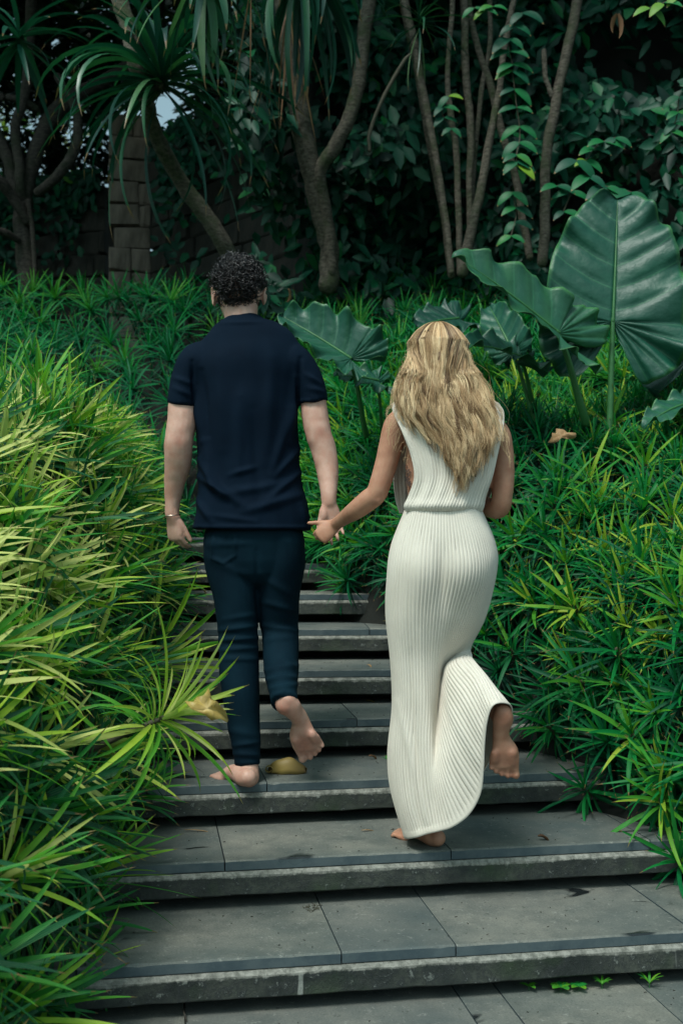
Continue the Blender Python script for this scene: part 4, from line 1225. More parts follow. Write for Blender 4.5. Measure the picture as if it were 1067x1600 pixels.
def foot(mb, heel, f, u, L=.25, mir=1, toe_spread=1.0):
    """heel = back of the heel pad; f toes direction, u towards the instep; mir = +1 big toe on the right of f (seen from above)."""
    heel = Vector(heel); f = Vector(f).normalized(); u = Vector(u); u = (u - f * u.dot(f)).normalized()
    s = f.cross(u).normalized() * mir
    def p(a, b, c): return heel + f * (a * L) + u * (b * L) + s * (c * L)
    loft(mb, [p(.08, .125, 0), p(.17, .118, 0), p(.32, .145, -.02), p(.46, .150, -.015), p(.60, .10, .015), p(.72, .075, .02), p(.79, .06, .02)],
         [(.120 * L, .120 * L), (.136 * L, .122 * L), (.108 * L, .115 * L), (.120 * L, .100 * L), (.175 * L, .085 * L), (.185 * L, .062 * L), (.165 * L, .05 * L)], s, 16)
    loft(mb, [p(.62, .055, .10), p(.76, .055, .11)], [.075 * L, .065 * L], s, 10)          # ball under the big toe
    loft(mb, [p(.60, .05, -.12), p(.70, .05, -.12)], [.06 * L, .055 * L], s, 10)
    toes = [(.145, .80, .99, .058), (.045, .82, .975, .040), (-.035, .80, .94, .036), (-.105, .77, .895, .034), (-.165, .73, .84, .033)]
    for c, a0, a1, r in toes:
        loft(mb, [p(a0 - .08, .055, c * toe_spread), p((a0 + a1) / 2, .062, c * toe_spread * 1.02), p(a1 - r, .045, c * toe_spread * 1.03)], [r * L * .95, r * L * .9, r * L], s, 9)
    return p

def hand(mb, wrist, d, n_, thumb_side, L=.185, curls=(.5, .5, .5, .5), thumb=(.5, .5, .2), spread=.06, wrist_r=(.028, .019), fr=.0083):
    """d = direction of the fingers, n_ = out of the back of the hand, thumb_side = +1/-1 along d x n_."""
    wrist = Vector(wrist); d = Vector(d).normalized(); n_ = Vector(n_); n_ = (n_ - d * n_.dot(d)).normalized()
    s = d.cross(n_).normalized() * thumb_side
    k = L / .185
    def p(a, b, c): return wrist + d * (a * k) + n_ * (b * k) + s * (c * k)
    loft(mb, [p(-.02, 0, 0), p(.0, 0, 0), p(.03, .0, .0), p(.06, .002, .0), p(.088, .002, -.001)], [wrist_r, (wrist_r[0] * 1.0, wrist_r[1]), (.034 * k, .0165 * k), (.039 * k, .0145 * k), (.038 * k, .0115 * k)], s, 16)
    loft(mb, [p(.012, -.006, .018), p(.04, -.010, .024), p(.062, -.006, .026)], [.013 * k, .0155 * k, .011 * k], s, 10)      # ball of the thumb
    tips = []
    for i, (c, l) in enumerate(((.029, .070), (.010, .078), (-.0095, .072), (-.028, .057))):
        cu = curls[i]; base = p(.080 - .006 * abs(i - 1), .002, c)
        dirv = (d + s * (spread * (1.3 - i))).normalized()
        pts = [base - dirv * .012 * k]; a = 0; q = base; R = [fr * 1.05 * k]
        pts.append(q); R.append(fr * 1.05 * k)
        for seg, (fl, kk) in enumerate(((.44, .75), (.30, 1.0), (.24, .7))):
            a += cu * kk
            dd = dirv * math.cos(a) - n_ * math.sin(a)
            q = q + dd * (l * fl * k); pts.append(q); R.append(fr * k * (1.0, .92, .80)[seg] * (.9 if i == 3 else 1))
        loft(mb, pts, R, s, 9, samp=15)
        tips.append((q, dd))
    a0, a1, a2 = thumb
    b0 = p(.022, -.004, .026); dv = (d * math.cos(a0) + s * math.sin(a0) - n_ * a1).normalized()
    b1 = b0 + dv * .036 * k; dv2 = (dv * math.cos(a2) + d * math.sin(a2)).normalized()
    b2 = b1 + dv2 * .030 * k; b3 = b2 + dv2 * .020 * k
    loft(mb, [b0, b1, b2, b3], [.0115 * k, .0105 * k, .0095 * k, .0082 * k], s, 10, samp=12)
    tips.append((b3, dv2))
    return tips

def ear_shape(mb, c, out, up, size=.031):
    c, out, up = Vector(c), Vector(out).normalized(), Vector(up).normalized()
    fw = out.cross(up).normalized()
    pts = []
    for k in range(13):
        a = k / 12 * 2 * PI * .86 - .5
        pts.append(c + up * math.cos(a) * size + fw * math.sin(a) * size * .58 + out * .006)
    loft(mb, pts, [.0052] * 13, out, 7, samp=26)
    loft(mb, [c - up * size * .7, c, c + up * size * .6], [(.010, .006), (.014, .007), (.011, .005)], fw, 8)
    loft(mb, [c - up * size * .75 + out * .003, c - up * size * 1.1 + out * .003], [.007, .006], out, 8)

def face(mb, c, fwd, up, r):
    """nose, brow, lips, chin on the hidden side of the head"""
    c, fwd, up = Vector(c), Vector(fwd).normalized(), Vector(up).normalized()
    s = fwd.cross(up)
    def p(a, b, c_): return c + fwd * a * r + up * b * r + s * c_ * r
    loft(mb, [p(.95, .18, 0), p(1.10, -.12, 0), p(1.20, -.24, 0)], [.011, .013, .015], s, 8)
    loft(mb, [p(.95, -.50, -.22), p(1.02, -.50, 0), p(.95, -.50, .22)], [.006, .009, .006], up, 8)
    loft(mb, [p(.94, -.60, -.18), p(1.01, -.61, 0), p(.94, -.60, .18)], [.006, .010, .006], up, 8)
    loft(mb, [p(.86, .26, -.5), p(.97, .30, -.22), p(.97, .30, .22), p(.86, .26, .5)], [.010] * 4, up, 8)
    loft(mb, [p(.80, -.92, 0), p(.88, -.90, 0)], [.024, .018], s, 10)

# ============ the man
man = empty('person', W(385, 1232, 3.75)); P0 = man.location.copy()
tag(man, 'barefoot man with dark curly hair in navy t-shirt and dark jeans', 'person')
mb = MB()
# head, tipped down and a little to the left, neck and trunk
hc = W(373, 448, 3.90)
loft(mb, [hc + Vector((.0, 0, -.105)), hc + Vector((0, .01, -.06)), hc, hc + Vector((0, 0, .045))],
     [(.052, .062), (.070, .085), (.078, .094), (.054, .066)], (1, 0, 0), 20)
face(mb, hc, (-.12, 1, -.12), (0, .1, 1), .088)
limb_m(mb, [(376, 480, 3.89, .062, .062), (377, 503, 3.88, .058, .058), (377, 520, 3.885, .060, .050)])
limb_m(mb, [(380, 560, 3.89, .12, .055), (384, 585, 3.89, .155, .085), (386, 620, 3.89, .150, .09), (390, 700, 3.90, .135, .085), (393, 780, 3.89, .14, .09), (397, 840, 3.88, .145, .095)], n=24)
limb_m(mb, [(322, 566, 3.88, .045), (300, 580, 3.88, .050), (287, 615, 3.87, .050), (285, 655, 3.86, .0530), (281, 680, 3.85, .0505), (279, 697, 3.85, .051), (278, 725, 3.87, .0475), (273, 755, 3.89, .038), (270, 785, 3.90, .0285), (269, 803, 3.90, .026)], n=18)
limb_m(mb, [(446, 566, 3.88, .045), (472, 580, 3.88, .050), (487, 612, 3.87, .046), (492, 650, 3.86, .048), (498, 680, 3.85, .0465), (505, 700, 3.85, .0455), (511, 730, 3.84, .041), (513, 755, 3.82, .034), (514, 775, 3.80, .0275), (514, 785, 3.80, .027)], n=18)
loft(mb, [W(280, 684, 3.828), W(277, 694, 3.828)], [.020, .018], n=8)        # elbows
loft(mb, [W(501, 670, 3.828), W(503, 680, 3.828)], [.017, .016], n=8)
ear_shape(mb, W(335.5, 463, 3.905), (-1, -.25, 0), (-.1, 0, 1), .030)
ear_shape(mb, W(412, 462, 3.92), (1, -.1, 0), (.1, 0, 1), .028)
tips_ml = hand(mb, W(270, 806, 3.90), (.13, .12, -1), (-.55, -.75, 0), -1, curls=(.45, .55, .6, .65), thumb=(.40, .25, .35), wrist_r=(.026, .022), L=.175)
tips_mr = hand(mb, W(514, 786, 3.80), (.14, -.04, -1), (-.05, .98, 0), -1, curls=(.28, .34, .34, .34), thumb=(.35, .10, .2), wrist_r=(.027, .02), L=.186, spread=.07, fr=.0078)
# legs run inside the jeans and come out as bare feet
limb_m(mb, [(358, 850, 3.87, .085), (369, 950, 3.86, .070), (376, 1060, 3.83, .055), (385, 1160, 3.79, .038), (388, 1200, 3.765, .036), (389, 1214, 3.75, .036)])
limb_m(mb, [(440, 850, 3.87, .085), (434, 950, 3.90, .068), (440, 1000, 3.89, .052), (441, 1050, 3.79, .046), (444, 1085, 3.69, .035), (446, 1102, 3.665, .034)])
ft1 = foot(mb, W(392, 1231.5, 3.69), (-.62, .95, -.035), (0, 0, 1), .262, mir=1)
ft2 = foot(mb, W(443, 1098, 3.625), (.33, .40, -.72), (.12, .9, .5), .275, mir=-1)
ftc = np.array(W(389, 1225, 3.72)); f2a = np.array(W(441, 1112, 3.62)); f2b = np.array(ft2(.68, .0, 0)); f2c = np.array(ft2(.9, 0, 0))
elb = [np.array(W(278, 690, 3.80)), np.array(W(502, 674, 3.80))]
def man_marks(co, no):
    a = np.zeros(len(co))
    for c, r, v in ((f2a, .045, .75), (f2b, .05, .7), (f2c, .04, .55), (ftc, .035, .5), (elb[0], .022, .6), (elb[1], .020, .6)):
        a = np.maximum(a, v * np.exp(-(np.linalg.norm(co - c, axis=1) / r) ** 2))
    return a
body_m = remesh(mb, 'body', .0045, 5, MAT['skin_m'], None, disp=lambda c, n: .0008 * nz(c, 60), attr=man_marks)

# t-shirt
mb = MB()
limb_m(mb, [(374, 498.5, 3.882, .066, .054), (375, 504, 3.879, .086, .060), (376, 511, 3.875, .112, .066), (378, 521, 3.872, .148, .075), (381, 538, 3.87, .188, .088), (384, 565, 3.87, .205, .110), (386, 600, 3.88, .196, .122), (386, 640, 3.88, .184, .124),
            (388, 700, 3.88, .180, .118), (391, 760, 3.88, .186, .122), (394, 800, 3.87, .202, .132), (394, 828, 3.87, .212, .138)], n=40, samp=52, flat=(1, 1))
limb_m(mb, [(338, 560, 3.87, .06), (312, 566, 3.87, .072), (297, 592, 3.87, .066), (288, 615, 3.87, .0585, .066), (286, 633, 3.87, .0560, .065)], n=20, flat=(0, 1))
limb_m(mb, [(425, 560, 3.87, .06), (454, 565, 3.87, .072), (474, 590, 3.87, .064), (486, 612, 3.87, .0555, .064), (490, 629, 3.87, .0530, .064)], n=20, flat=(0, 1))
TEE = [(314, 720, 350, 775, 9, .008), (312, 745, 380, 790, 8, .007), (320, 690, 335, 760, 10, .006), (345, 775, 440, 755, 9, .005), (380, 800, 465, 775, 9, .006), (455, 640, 425, 740, 9, .005),
       (300, 600, 318, 690, 8, .006), (315, 580, 325, 680, 7, -.005), (462, 590, 452, 690, 8, .006), (470, 560, 462, 640, 5, -.006), (300, 565, 304, 640, 4.5, -.007), (340, 560, 350, 700, 14, .004), (425, 560, 415, 720, 14, .004),
       (375, 620, 372, 760, 12, .004), (395, 640, 405, 790, 10, -.003), (468, 700, 430, 745, 7, .005), (472, 735, 420, 780, 7, .005), (308, 780, 330, 815, 7, .005), (470, 790, 480, 825, 7, .004),
       (272, 590, 300, 600, 5, .003), (272, 606, 298, 618, 5, .003), (478, 585, 500, 600, 5, .004), (482, 606, 505, 612, 5, .003), (360, 742, 400, 730, 6, .004), (330, 805, 400, 815, 6, .003),
       (268, 629, 306, 632, 2.2, .003), (470, 626, 511, 625, 2.2, .003), (300, 823, 486, 824, 2.6, .0028), (345, 505, 410, 504, 2.5, .002)]
tee = remesh(mb, 't_shirt', .0055, 7, MAT['tee'], None, disp=lambda c, n: 2.3 * ridges(c, [(a1, b1, a2, b2, w_ * .75 if w_ > 3 else w_, h_) for a1, b1, a2, b2, w_, h_ in TEE]) + .0022 * nz(c, 15, 2) + .0016 * nz(c * np.array([1.6, 1, .7]), 30, 1))
# collar band and hem stitching
mb = MB()
loft(mb, [W(376 + 31.0 * math.cos(a), 500.5 + 2.0 * math.sin(a), 3.872 - .062 * math.sin(a)) for a in np.linspace(0, 2 * PI, 25)], [.0026] * 25, (0, 0, 1), 7, samp=50)
neck = mb.build('collar', MAT['tee'])

# jeans
mb = MB()
limb_m(mb, [(396, 800, 3.87, .155, .108), (397, 840, 3.87, .176, .122), (398, 872, 3.875, .172, .118)], n=28)
limb_m(mb, [(358, 845, 3.87, .092, .105), (361, 880, 3.87, .0925, .100), (368, 930, 3.86, .080, .090), (371, 975, 3.855, .0715, .080), (373, 1010, 3.85, .0690, .074), (374, 1050, 3.835, .0705, .077), (377, 1090, 3.815, .0655, .074), (381, 1130, 3.80, .0575, .062), (385, 1165, 3.785, .049, .052), (387, 1196, 3.775, .0435, .047)], n=24, samp=60, flat=(0, 1))
limb_m(mb, [(438, 845, 3.87, .088, .105), (438, 880, 3.875, .088, .102), (435, 930, 3.89, .0765, .092), (436, 970, 3.905, .070, .080), (438, 995, 3.89, .0655, .070), (439, 1030, 3.835, .0625, .064), (440, 1060, 3.765, .056, .058), (443, 1083, 3.70, .048, .052), (444, 1098, 3.665, .0455, .052)], n=24, samp=60, flat=(0, 1))
JE = [(344, 985, 402, 978, 4, .006), (343, 1000, 403, 997, 4, .007), (343, 1016, 400, 1012, 4, .006), (345, 1030, 402, 1030, 4, .004), (350, 968, 402, 960, 4, .003), (322, 870, 398, 905, 7, .004), (325, 852, 395, 848, 5, .003),
      (412, 978, 462, 985, 5, .006), (414, 1000, 455, 996, 5, .004), (416, 1048, 463, 1040, 4.5, .006), (418, 1062, 462, 1058, 4, .007), (424, 1076, 462, 1070, 4, .006), (440, 1030, 464, 1050, 5, .005), (428, 1085, 462, 1088, 3, .004),
      (350, 1140, 404, 1150, 6, .003), (366, 1165, 404, 1160, 3.5, .005), (366, 1178, 404, 1180, 3.5, .005), (401, 860, 402, 960, 3, -.004), (408, 900, 455, 930, 6, .004), (410, 940, 462, 955, 5, .004),
      (368, 1192, 406, 1192, 2.2, .003), (424, 1090, 462, 1096, 2.2, .003), (333, 838, 333, 872, 2.6, .0045), (368, 838, 368, 868, 2.6, .0045), (333, 872, 350, 880, 2.6, .0045), (350, 880, 368, 868, 2.6, .0045)]
jeans = remesh(mb, 'jeans', .0055, 4, MAT['jeans'], None, disp=lambda c, n: 1.4 * ridges(c, JE) + .0016 * nz(c, 22, 5))

# bracelet on the left wrist
mb = MB(); bc = W(269.5, 806.5, 3.90)
loft(mb, [bc + Vector((.031 * math.cos(a), .030 * math.sin(a), .004 * math.cos(a + .3))) for a in np.linspace(0, 2 * PI, 25)], [.0021] * 25, (0, 0, 1), 7, samp=40)
brace = mb.build('bracelet', MAT['metal'])

# curls
def tube3(mb, pts, r, t):
    n = len(pts); P = np.asarray(pts); T = np.gradient(P, axis=0); T /= np.linalg.norm(T, axis=1)[:, None] + 1e-12
    A = np.cross(T, [.31, .52, .79]); A /= np.linalg.norm(A, axis=1)[:, None] + 1e-12; B = np.cross(T, A)
    rr = np.asarray(r)[:, None] if not np.isscalar(r) else r
    V = np.stack([P + A * rr * math.cos(q) + B * rr * math.sin(q) for q in (0, 2 * PI / 3, 4 * PI / 3)], 1).reshape(-1, 3)
    f = [(i * 3 + j, i * 3 + (j + 1) % 3, i * 3 + 3 + (j + 1) % 3, i * 3 + 3 + j) for i in range(n - 1) for j in range(3)]
    mb.add(V, f, None, t)
mb = MB()
hcx = np.array(hc)
def curl_at(u, radx, base_r, turns, rr, length, tilt=(0, 0, 0), th=.0011):
    u = np.array(u, float); u /= np.linalg.norm(u)
    root = hcx + u * np.array(radx)
    ax = u * .55 + np.array([0, 0, -.35]) + np.array(tilt) + np.random.default_rng(int(abs(u[0] * 1e5)) % 9999).normal(0, .35, 3)
    ax /= np.linalg.norm(ax); a = np.cross(ax, [.3, .5, .8]); a /= np.linalg.norm(a); b = np.cross(ax, a)
    ph = random.uniform(0, 6.28); n = 22; pts = []
    for i in range(n):
        s = i / (n - 1); q = ph + turns * 2 * PI * s; R = rr * min(1, s * 4 + .2) * (1 - .2 * s)
        pts.append(root + ax * length * s + a * R * math.cos(q) + b * R * math.sin(q))
    tube3(mb, pts, th * np.linspace(1.1, .7, n), random.random())
loft(mb, [hc + Vector((.0, -.03, -.045)), hc + Vector((0, -.006, 0)), hc + Vector((0, 0, .045))], [(.058, .050), (.082, .096), (.058, .068)], (1, 0, 0), 20, t=.0)
cnt = 0
while cnt < 1350:
    u = rng.normal(0, 1, 3); u /= np.linalg.norm(u)
    if u[2] < -.55 or u[1] > .75 and u[2] < .35: continue
    if u[1] > 0 and u[2] < -.2: continue
    if abs(u[0]) > .72 and -.50 < u[2] < .08 and u[1] > -.45: continue
    k_ = random.uniform(.93, 1.05) + .05 * math.sin(u[0] * 7 + 1) * math.sin(u[2] * 6) - .16 * max(0, -u[2] - .05)
    curl_at(u, (.080 * k_, .099 * k_, .097 * k_), 0, random.uniform(1.0, 1.9), random.uniform(.006, .0115), random.uniform(.016, .036), th=.0017); cnt += 1
for k in range(60):                                    # loose wet curls down the nape
    x = -.062 + .124 * rng.random()
    curl_at((x, -.085, -.048 - .012 * rng.random()), (.074, .088, .092), 0, random.uniform(1.0, 1.8), random.uniform(.006, .009), random.uniform(.03, .048), tilt=(0, .25, -1.2), th=.0013)
# beard along the jaw
for k in range(420):
    a = rng.uniform(-1.0, 1.0) * 1.9
    u = np.array([math.sin(a), math.cos(a), rng.uniform(-1.0, -.38)])
    if abs(a) > 1.45 and u[2] < -.75: continue
    u /= np.linalg.norm(u)
    curl_at(u, (.074, .094, .105), 0, random.uniform(.8, 1.6), random.uniform(.003, .005), random.uniform(.01, .018), tilt=(0, 0, -.4))
hair_m = mb.build('hair', MAT['black_hair'])
# a shell under the beard
mb = MB()
loft(mb, [hc + Vector((0, .035, -.045)), hc + Vector((0, .03, -.075)), hc + Vector((0, .03, -.108))], [(.075, .065), (.066, .066), (.045, .05)], (1, 0, 0), 18, t=.1)
beard = mb.build('beard', MAT['black_hair'])
for o in (body_m, tee, neck, jeans, brace, hair_m, beard):
    o.parent = man; o.location = -P0
for q, dd in tips_ml[:4]: pass

# ============ the woman
wom = empty('person', W(665, 1325, 3.5)); P1 = wom.location.copy()
tag(wom, 'woman with long wavy blonde hair in cream knit dress, one bare foot lifted', 'person')
mb = MB()
wc = W(684, 566, 3.51)
loft(mb, [wc + Vector((.0, .02, -.105)), wc + Vector((0, .01, -.06)), wc, wc + Vector((0, 0, .045))],
     [(.045, .055), (.062, .078), (.073, .088), (.050, .062)], (1, 0, 0), 20)
face(mb, wc, (.1, 1, -.1), (0, .1, 1), .082)
ear_shape(mb, wc + Vector((-.074, .01, -.01)), (-1, -.2, 0), (0, 0, 1), .027)
ear_shape(mb, wc + Vector((.074, .01, -.01)), (1, -.2, 0), (0, 0, 1), .027)
limb_m(mb, [(688, 600, 3.515, .048, .05), (693, 632, 3.51, .050, .052), (696, 650, 3.51, .075, .06)])
limb_m(mb, [(697, 648, 3.515, .10, .05), (700, 668, 3.515, .155, .07), (702, 700, 3.52, .142, .085), (700, 745, 3.52, .138, .083), (699, 775, 3.52, .128, .08), (699, 800, 3.52, .115, .08), (695, 840, 3.515, .135, .095), (690, 900, 3.51, .145, .095), (688, 925, 3.51, .12, .08)], n=24)
limb_m(mb, [(642, 652, 3.51, .045), (622, 664, 3.51, .045), (612, 690, 3.515, .0395), (604, 722, 3.52, .0370), (595, 752, 3.52, .0355), (588, 771, 3.525, .0345), (574, 783, 3.545, .0355), (556, 797, 3.58, .0315), (540, 808, 3.655, .0255), (530, 815, 3.70, .0225), (526, 818, 3.72, .022)], n=18, samp=64)
loft(mb, [W(590, 780, 3.512), W(585, 783, 3.515)], [.018, .016], n=8)
limb_m(mb, [(757, 662, 3.51, .045), (776, 680, 3.51, .044), (784, 710, 3.515, .038), (786, 745, 3.515, .0360), (784, 775, 3.515, .0345), (780, 793, 3.53, .034), (765, 793, 3.58, .0335), (748, 785, 3.66, .029), (730, 775, 3.74, .023), (720, 770, 3.78, .021)], n=18, samp=60)
loft(mb, [W(785, 797, 3.518), W(783, 799, 3.52)], [.018, .017], n=8)
tips_wl = hand(mb, W(526, 818, 3.725), (-.74, .05, -.60), (-.12, -.98, .10), 1, L=.152, curls=(.85, 1.0, 1.05, 1.1), thumb=(.62, .05, -.1), wrist_r=(.022, .017), spread=.02, fr=.0078)
hand(mb, W(719, 769, 3.785), (-.8, .45, .1), (0, .3, .9), 1, L=.165, curls=(.5, .6, .6, .6), thumb=(.5, .2, .3), wrist_r=(.021, .017), fr=.0078)
# legs
limb_m(mb, [(655, 900, 3.51, .075), (648, 1000, 3.52, .058), (655, 1080, 3.53, .045), (660, 1180, 3.52, .048), (668, 1270, 3.50, .031), (672, 1302, 3.49, .031)])
limb_m(mb, [(715, 900, 3.51, .070), (710, 960, 3.57, .050), (714, 1025, 3.585, .036), (733, 1060, 3.48, .033), (760, 1095, 3.36, .030), (780, 1116, 3.295, .028), (785, 1124, 3.285, .028)])
wf1 = foot(mb, W(689, 1325.5, 3.455), (-.80, 1.0, -.01), (0, 0, 1), .232, mir=1)
wf2 = foot(mb, W(788, 1112, 3.235), (.05, .30, -.95), (-.05, .95, .30), .236, mir=1)
SP = [(np.array(wf2(.10, .02, 0)), .036, .55), (np.array(wf2(.68, .02, .08)), .04, .65), (np.array(wf2(.66, .02, -.10)), .034, .6), (np.array(wf2(.93, .02, .1)), .02, .8), (np.array(wf2(.88, .02, -.06)), .03, .6), (np.array(W(678, 1320, 3.45)), .03, .35), (np.array(W(587, 786, 3.50)), .018, .4)]
def wom_marks(co, no):
    a = np.zeros(len(co))
    for c, r, v in SP: a = np.maximum(a, v * np.exp(-(np.linalg.norm(co - c, axis=1) / r) ** 2))
    return a
body_w = remesh(mb, 'body', .0044, 5, MAT['skin_w'], None, disp=lambda c, n: .0006 * nz(c, 60), attr=wom_marks)

# knit dress: skirt.  Eleven rib lines from the waist to the hem as the cloth hangs; the lifted foot pulls them into a swag
SK = [
 [(633, 798, 3.53), (613, 850, 3.52), (606, 900, 3.51), (603, 960, 3.51), (611, 1030, 3.51), (613, 1100, 3.51), (607, 1180, 3.50), (612, 1240, 3.49), (634, 1309, 3.47)],
 [(638, 796, 3.465), (621, 850, 3.45), (614, 900, 3.44), (611, 960, 3.45), (618, 1030, 3.46), (620, 1100, 3.46), (615, 1180, 3.45), (621, 1245, 3.44), (640, 1310, 3.43)],
 [(650, 794, 3.43), (637, 850, 3.41), (632, 900, 3.40), (628, 960, 3.41), (632, 1030, 3.43), (634, 1100, 3.43), (630, 1180, 3.42), (636, 1247, 3.405), (652, 1308, 3.39)],
 [(667, 791, 3.415), (659, 850, 3.385), (656, 900, 3.37), (652, 960, 3.39), (652, 1030, 3.42), (653, 1100, 3.415), (651, 1180, 3.40), (656, 1245, 3.385), (668, 1303, 3.37)],
 [(684, 790, 3.41), (682, 850, 3.375), (680, 900, 3.365), (674, 960, 3.39), (670, 1030, 3.43), (670, 1095, 3.425), (669, 1165, 3.40), (676, 1238, 3.37), (686, 1299, 3.345)],
 [(700, 790, 3.41), (704, 850, 3.375), (705, 900, 3.365), (695, 960, 3.40), (684, 1030, 3.45), (681, 1080, 3.46), (678, 1150, 3.43), (688, 1225, 3.35), (708, 1292, 3.32)],
 [(715, 792, 3.41), (726, 850, 3.38), (728, 900, 3.37), (713, 960, 3.41), (694, 1022, 3.475), (688, 1065, 3.50), (684, 1125, 3.46), (698, 1200, 3.34), (734, 1272, 3.30)],
 [(729, 794, 3.415), (745, 850, 3.39), (748, 900, 3.385), (731, 960, 3.42), (705, 1018, 3.49), (692, 1048, 3.53), (688, 1100, 3.47), (708, 1165, 3.325), (752, 1238, 3.285)],
 [(741, 796, 3.43), (760, 850, 3.415), (762, 897, 3.41), (744, 960, 3.44), (717, 1012, 3.50), (696, 1036, 3.54), (691, 1075, 3.47), (716, 1130, 3.315), (757, 1198, 3.265)],
 [(748, 798, 3.455), (768, 850, 3.45), (770, 894, 3.45), (752, 960, 3.475), (728, 1008, 3.52), (706, 1030, 3.52), (698, 1052, 3.45), (726, 1098, 3.31), (759, 1158, 3.245)],
 [(751, 799, 3.49), (771, 850, 3.49), (773, 890, 3.49), (757, 960, 3.51), (733, 1008, 3.54), (720, 1025, 3.51), (711, 1037, 3.44), (738, 1072, 3.31), (764, 1122, 3.225)],
 [(752, 799, 3.53), (772, 850, 3.53), (774, 890, 3.53), (758, 960, 3.55), (735, 1008, 3.57), (732, 1022, 3.52), (733, 1030, 3.45), (753, 1058, 3.32), (774, 1102, 3.215)],
 [(750, 799, 3.57), (770, 850, 3.58), (772, 890, 3.58), (756, 960, 3.60), (735, 1008, 3.61), (736, 1024, 3.55), (738, 1034, 3.49), (760, 1062, 3.38), (796, 1104, 3.25)],
]
FR = [  # the front of the skirt, from the right side back round to the left
 [(735, 796, 3.62), (750, 850, 3.64), (750, 900, 3.65), (738, 960, 3.67), (726, 1008, 3.66), (733, 1035, 3.60), (738, 1050, 3.54), (762, 1080, 3.42), (797, 1125, 3.30)],
 [(700, 790, 3.64), (700, 850, 3.68), (700, 900, 3.69), (695, 960, 3.70), (690, 1030, 3.69), (700, 1090, 3.62), (712, 1130, 3.53), (740, 1180, 3.44), (762, 1190, 3.36)],
 [(660, 792, 3.62), (650, 850, 3.64), (645, 900, 3.64), (640, 960, 3.64), (645, 1030, 3.63), (652, 1100, 3.60), (665, 1180, 3.54), (685, 1240, 3.48), (705, 1275, 3.43)],
 [(638, 798, 3.585), (619, 850, 3.58), (612, 900, 3.58), (609, 960, 3.58), (616, 1030, 3.58), (618, 1100, 3.57), (613, 1180, 3.55), (620, 1240, 3.54), (641, 1300, 3.52)],
]
def skirt():
    ctrl = SK + FR + [SK[0]]
    NR, NU_B, NU_F = 160, 340, 80
    rowsC = np.stack([crv([list(W(*q)) for q in line], NR + 1) for line in ctrl], 0)           # (lines, NR+1, 3)
    nb = len(SK)
    A = np.stack([crv(rowsC[:nb + 1, r], NU_B + 1) for r in range(NR + 1)], 0)                   # back incl. first front line
    B = np.stack([crv(rowsC[nb:, r], NU_F + 1) for r in range(NR + 1)], 0)
    G = np.concatenate([A, B[:, 1:-1]], 1)
    nU = G.shape[1]
    dU = np.roll(G, -1, 1) - np.roll(G, 1, 1); dV = np.gradient(G, axis=0)
    Nn = np.cross(dU, dV); Nn /= np.linalg.norm(Nn, axis=2)[:, :, None] + 1e-12
    if Nn[60, 180, 1] > 0: Nn = -Nn
    u = np.arange(nU) / NU_B
    rib = np.abs(np.sin(u * PI * 54)) ** .7
    v = np.linspace(0, 1, NR + 1)
    X = CX + G[:, :, 0] / G[:, :, 1] * FPX; Y = CY - (G[:, :, 2] - CZ) / G[:, :, 1] * FPX
    vis = (np.arange(nU)[None, :] < NU_B)
    swag = np.clip((v[:, None] - .62) * 4, 0, 1) * np.clip((u[None] - .38) * 5, 0, 1) * vis
    amp = .0034 + .0022 * swag
    d = rib[None] * amp - .002
    d = d + swag * .0014 * np.sin(u[None] * 2 * PI * 11 + 3.5 * v[:, None]) * 1.0
    d = d + .0012 * np.sin(X * .09 + 2.0 * np.sin(Y * .02)) * np.clip(v[:, None] * 3, 0, 1)
    # long soft folds in the left panel
    for x1, x2, y1, y2, w, h in ((640, 655, 1010, 1300, 5, -.008), (622, 668, 1090, 1290, 6, .007), (690, 700, 1020, 1180, 5, -.004), (655, 676, 980, 1250, 7, .006)):
        t = np.clip((Y - y1) / (y2 - y1), 0, 1); xc = x1 + (x2 - x1) * t
        d = d + vis * h * np.exp(-((X - xc) / w) ** 2) * np.sin(PI * t) ** .6 * (t > 0) * (t < 1)
    # cleft and seat
    d = d - .012 * np.exp(-((X - 690) / 9) ** 2 - ((Y - 905) / 42) ** 2) * vis
    d = d + .014 * np.exp(-((X - 728) / 30) ** 2 - ((Y - 888) / 38) ** 2) * vis + .010 * np.exp(-((X - 648) / 30) ** 2 - ((Y - 885) / 40) ** 2) * vis
    hem = np.clip((v - .978) / .01, 0, 1)[:, None]
    d = d * (1 - hem) + hem * .003
    G = G + Nn * d[:, :, None]
    V = G.reshape(-1, 3)
    f = []
    for r in range(NR):
        a = r * nU
        for c in range(nU):
            c2 = (c + 1) % nU
            f.append((a + c, a + c2, a + nU + c2, a + nU + c))
    UV = [(c / NU_B, r / NR * 1.4) for r in range(NR + 1) for c in range(nU)]
    mb = MB(); mb.add(V, f, UV, .5)
    o = mb.build('skirt', MAT['knit'])
    so = o.modifiers.new('t', 'SOLIDIFY'); so.thickness = .003; so.offset = -1
    return o
skirt_o = skirt()

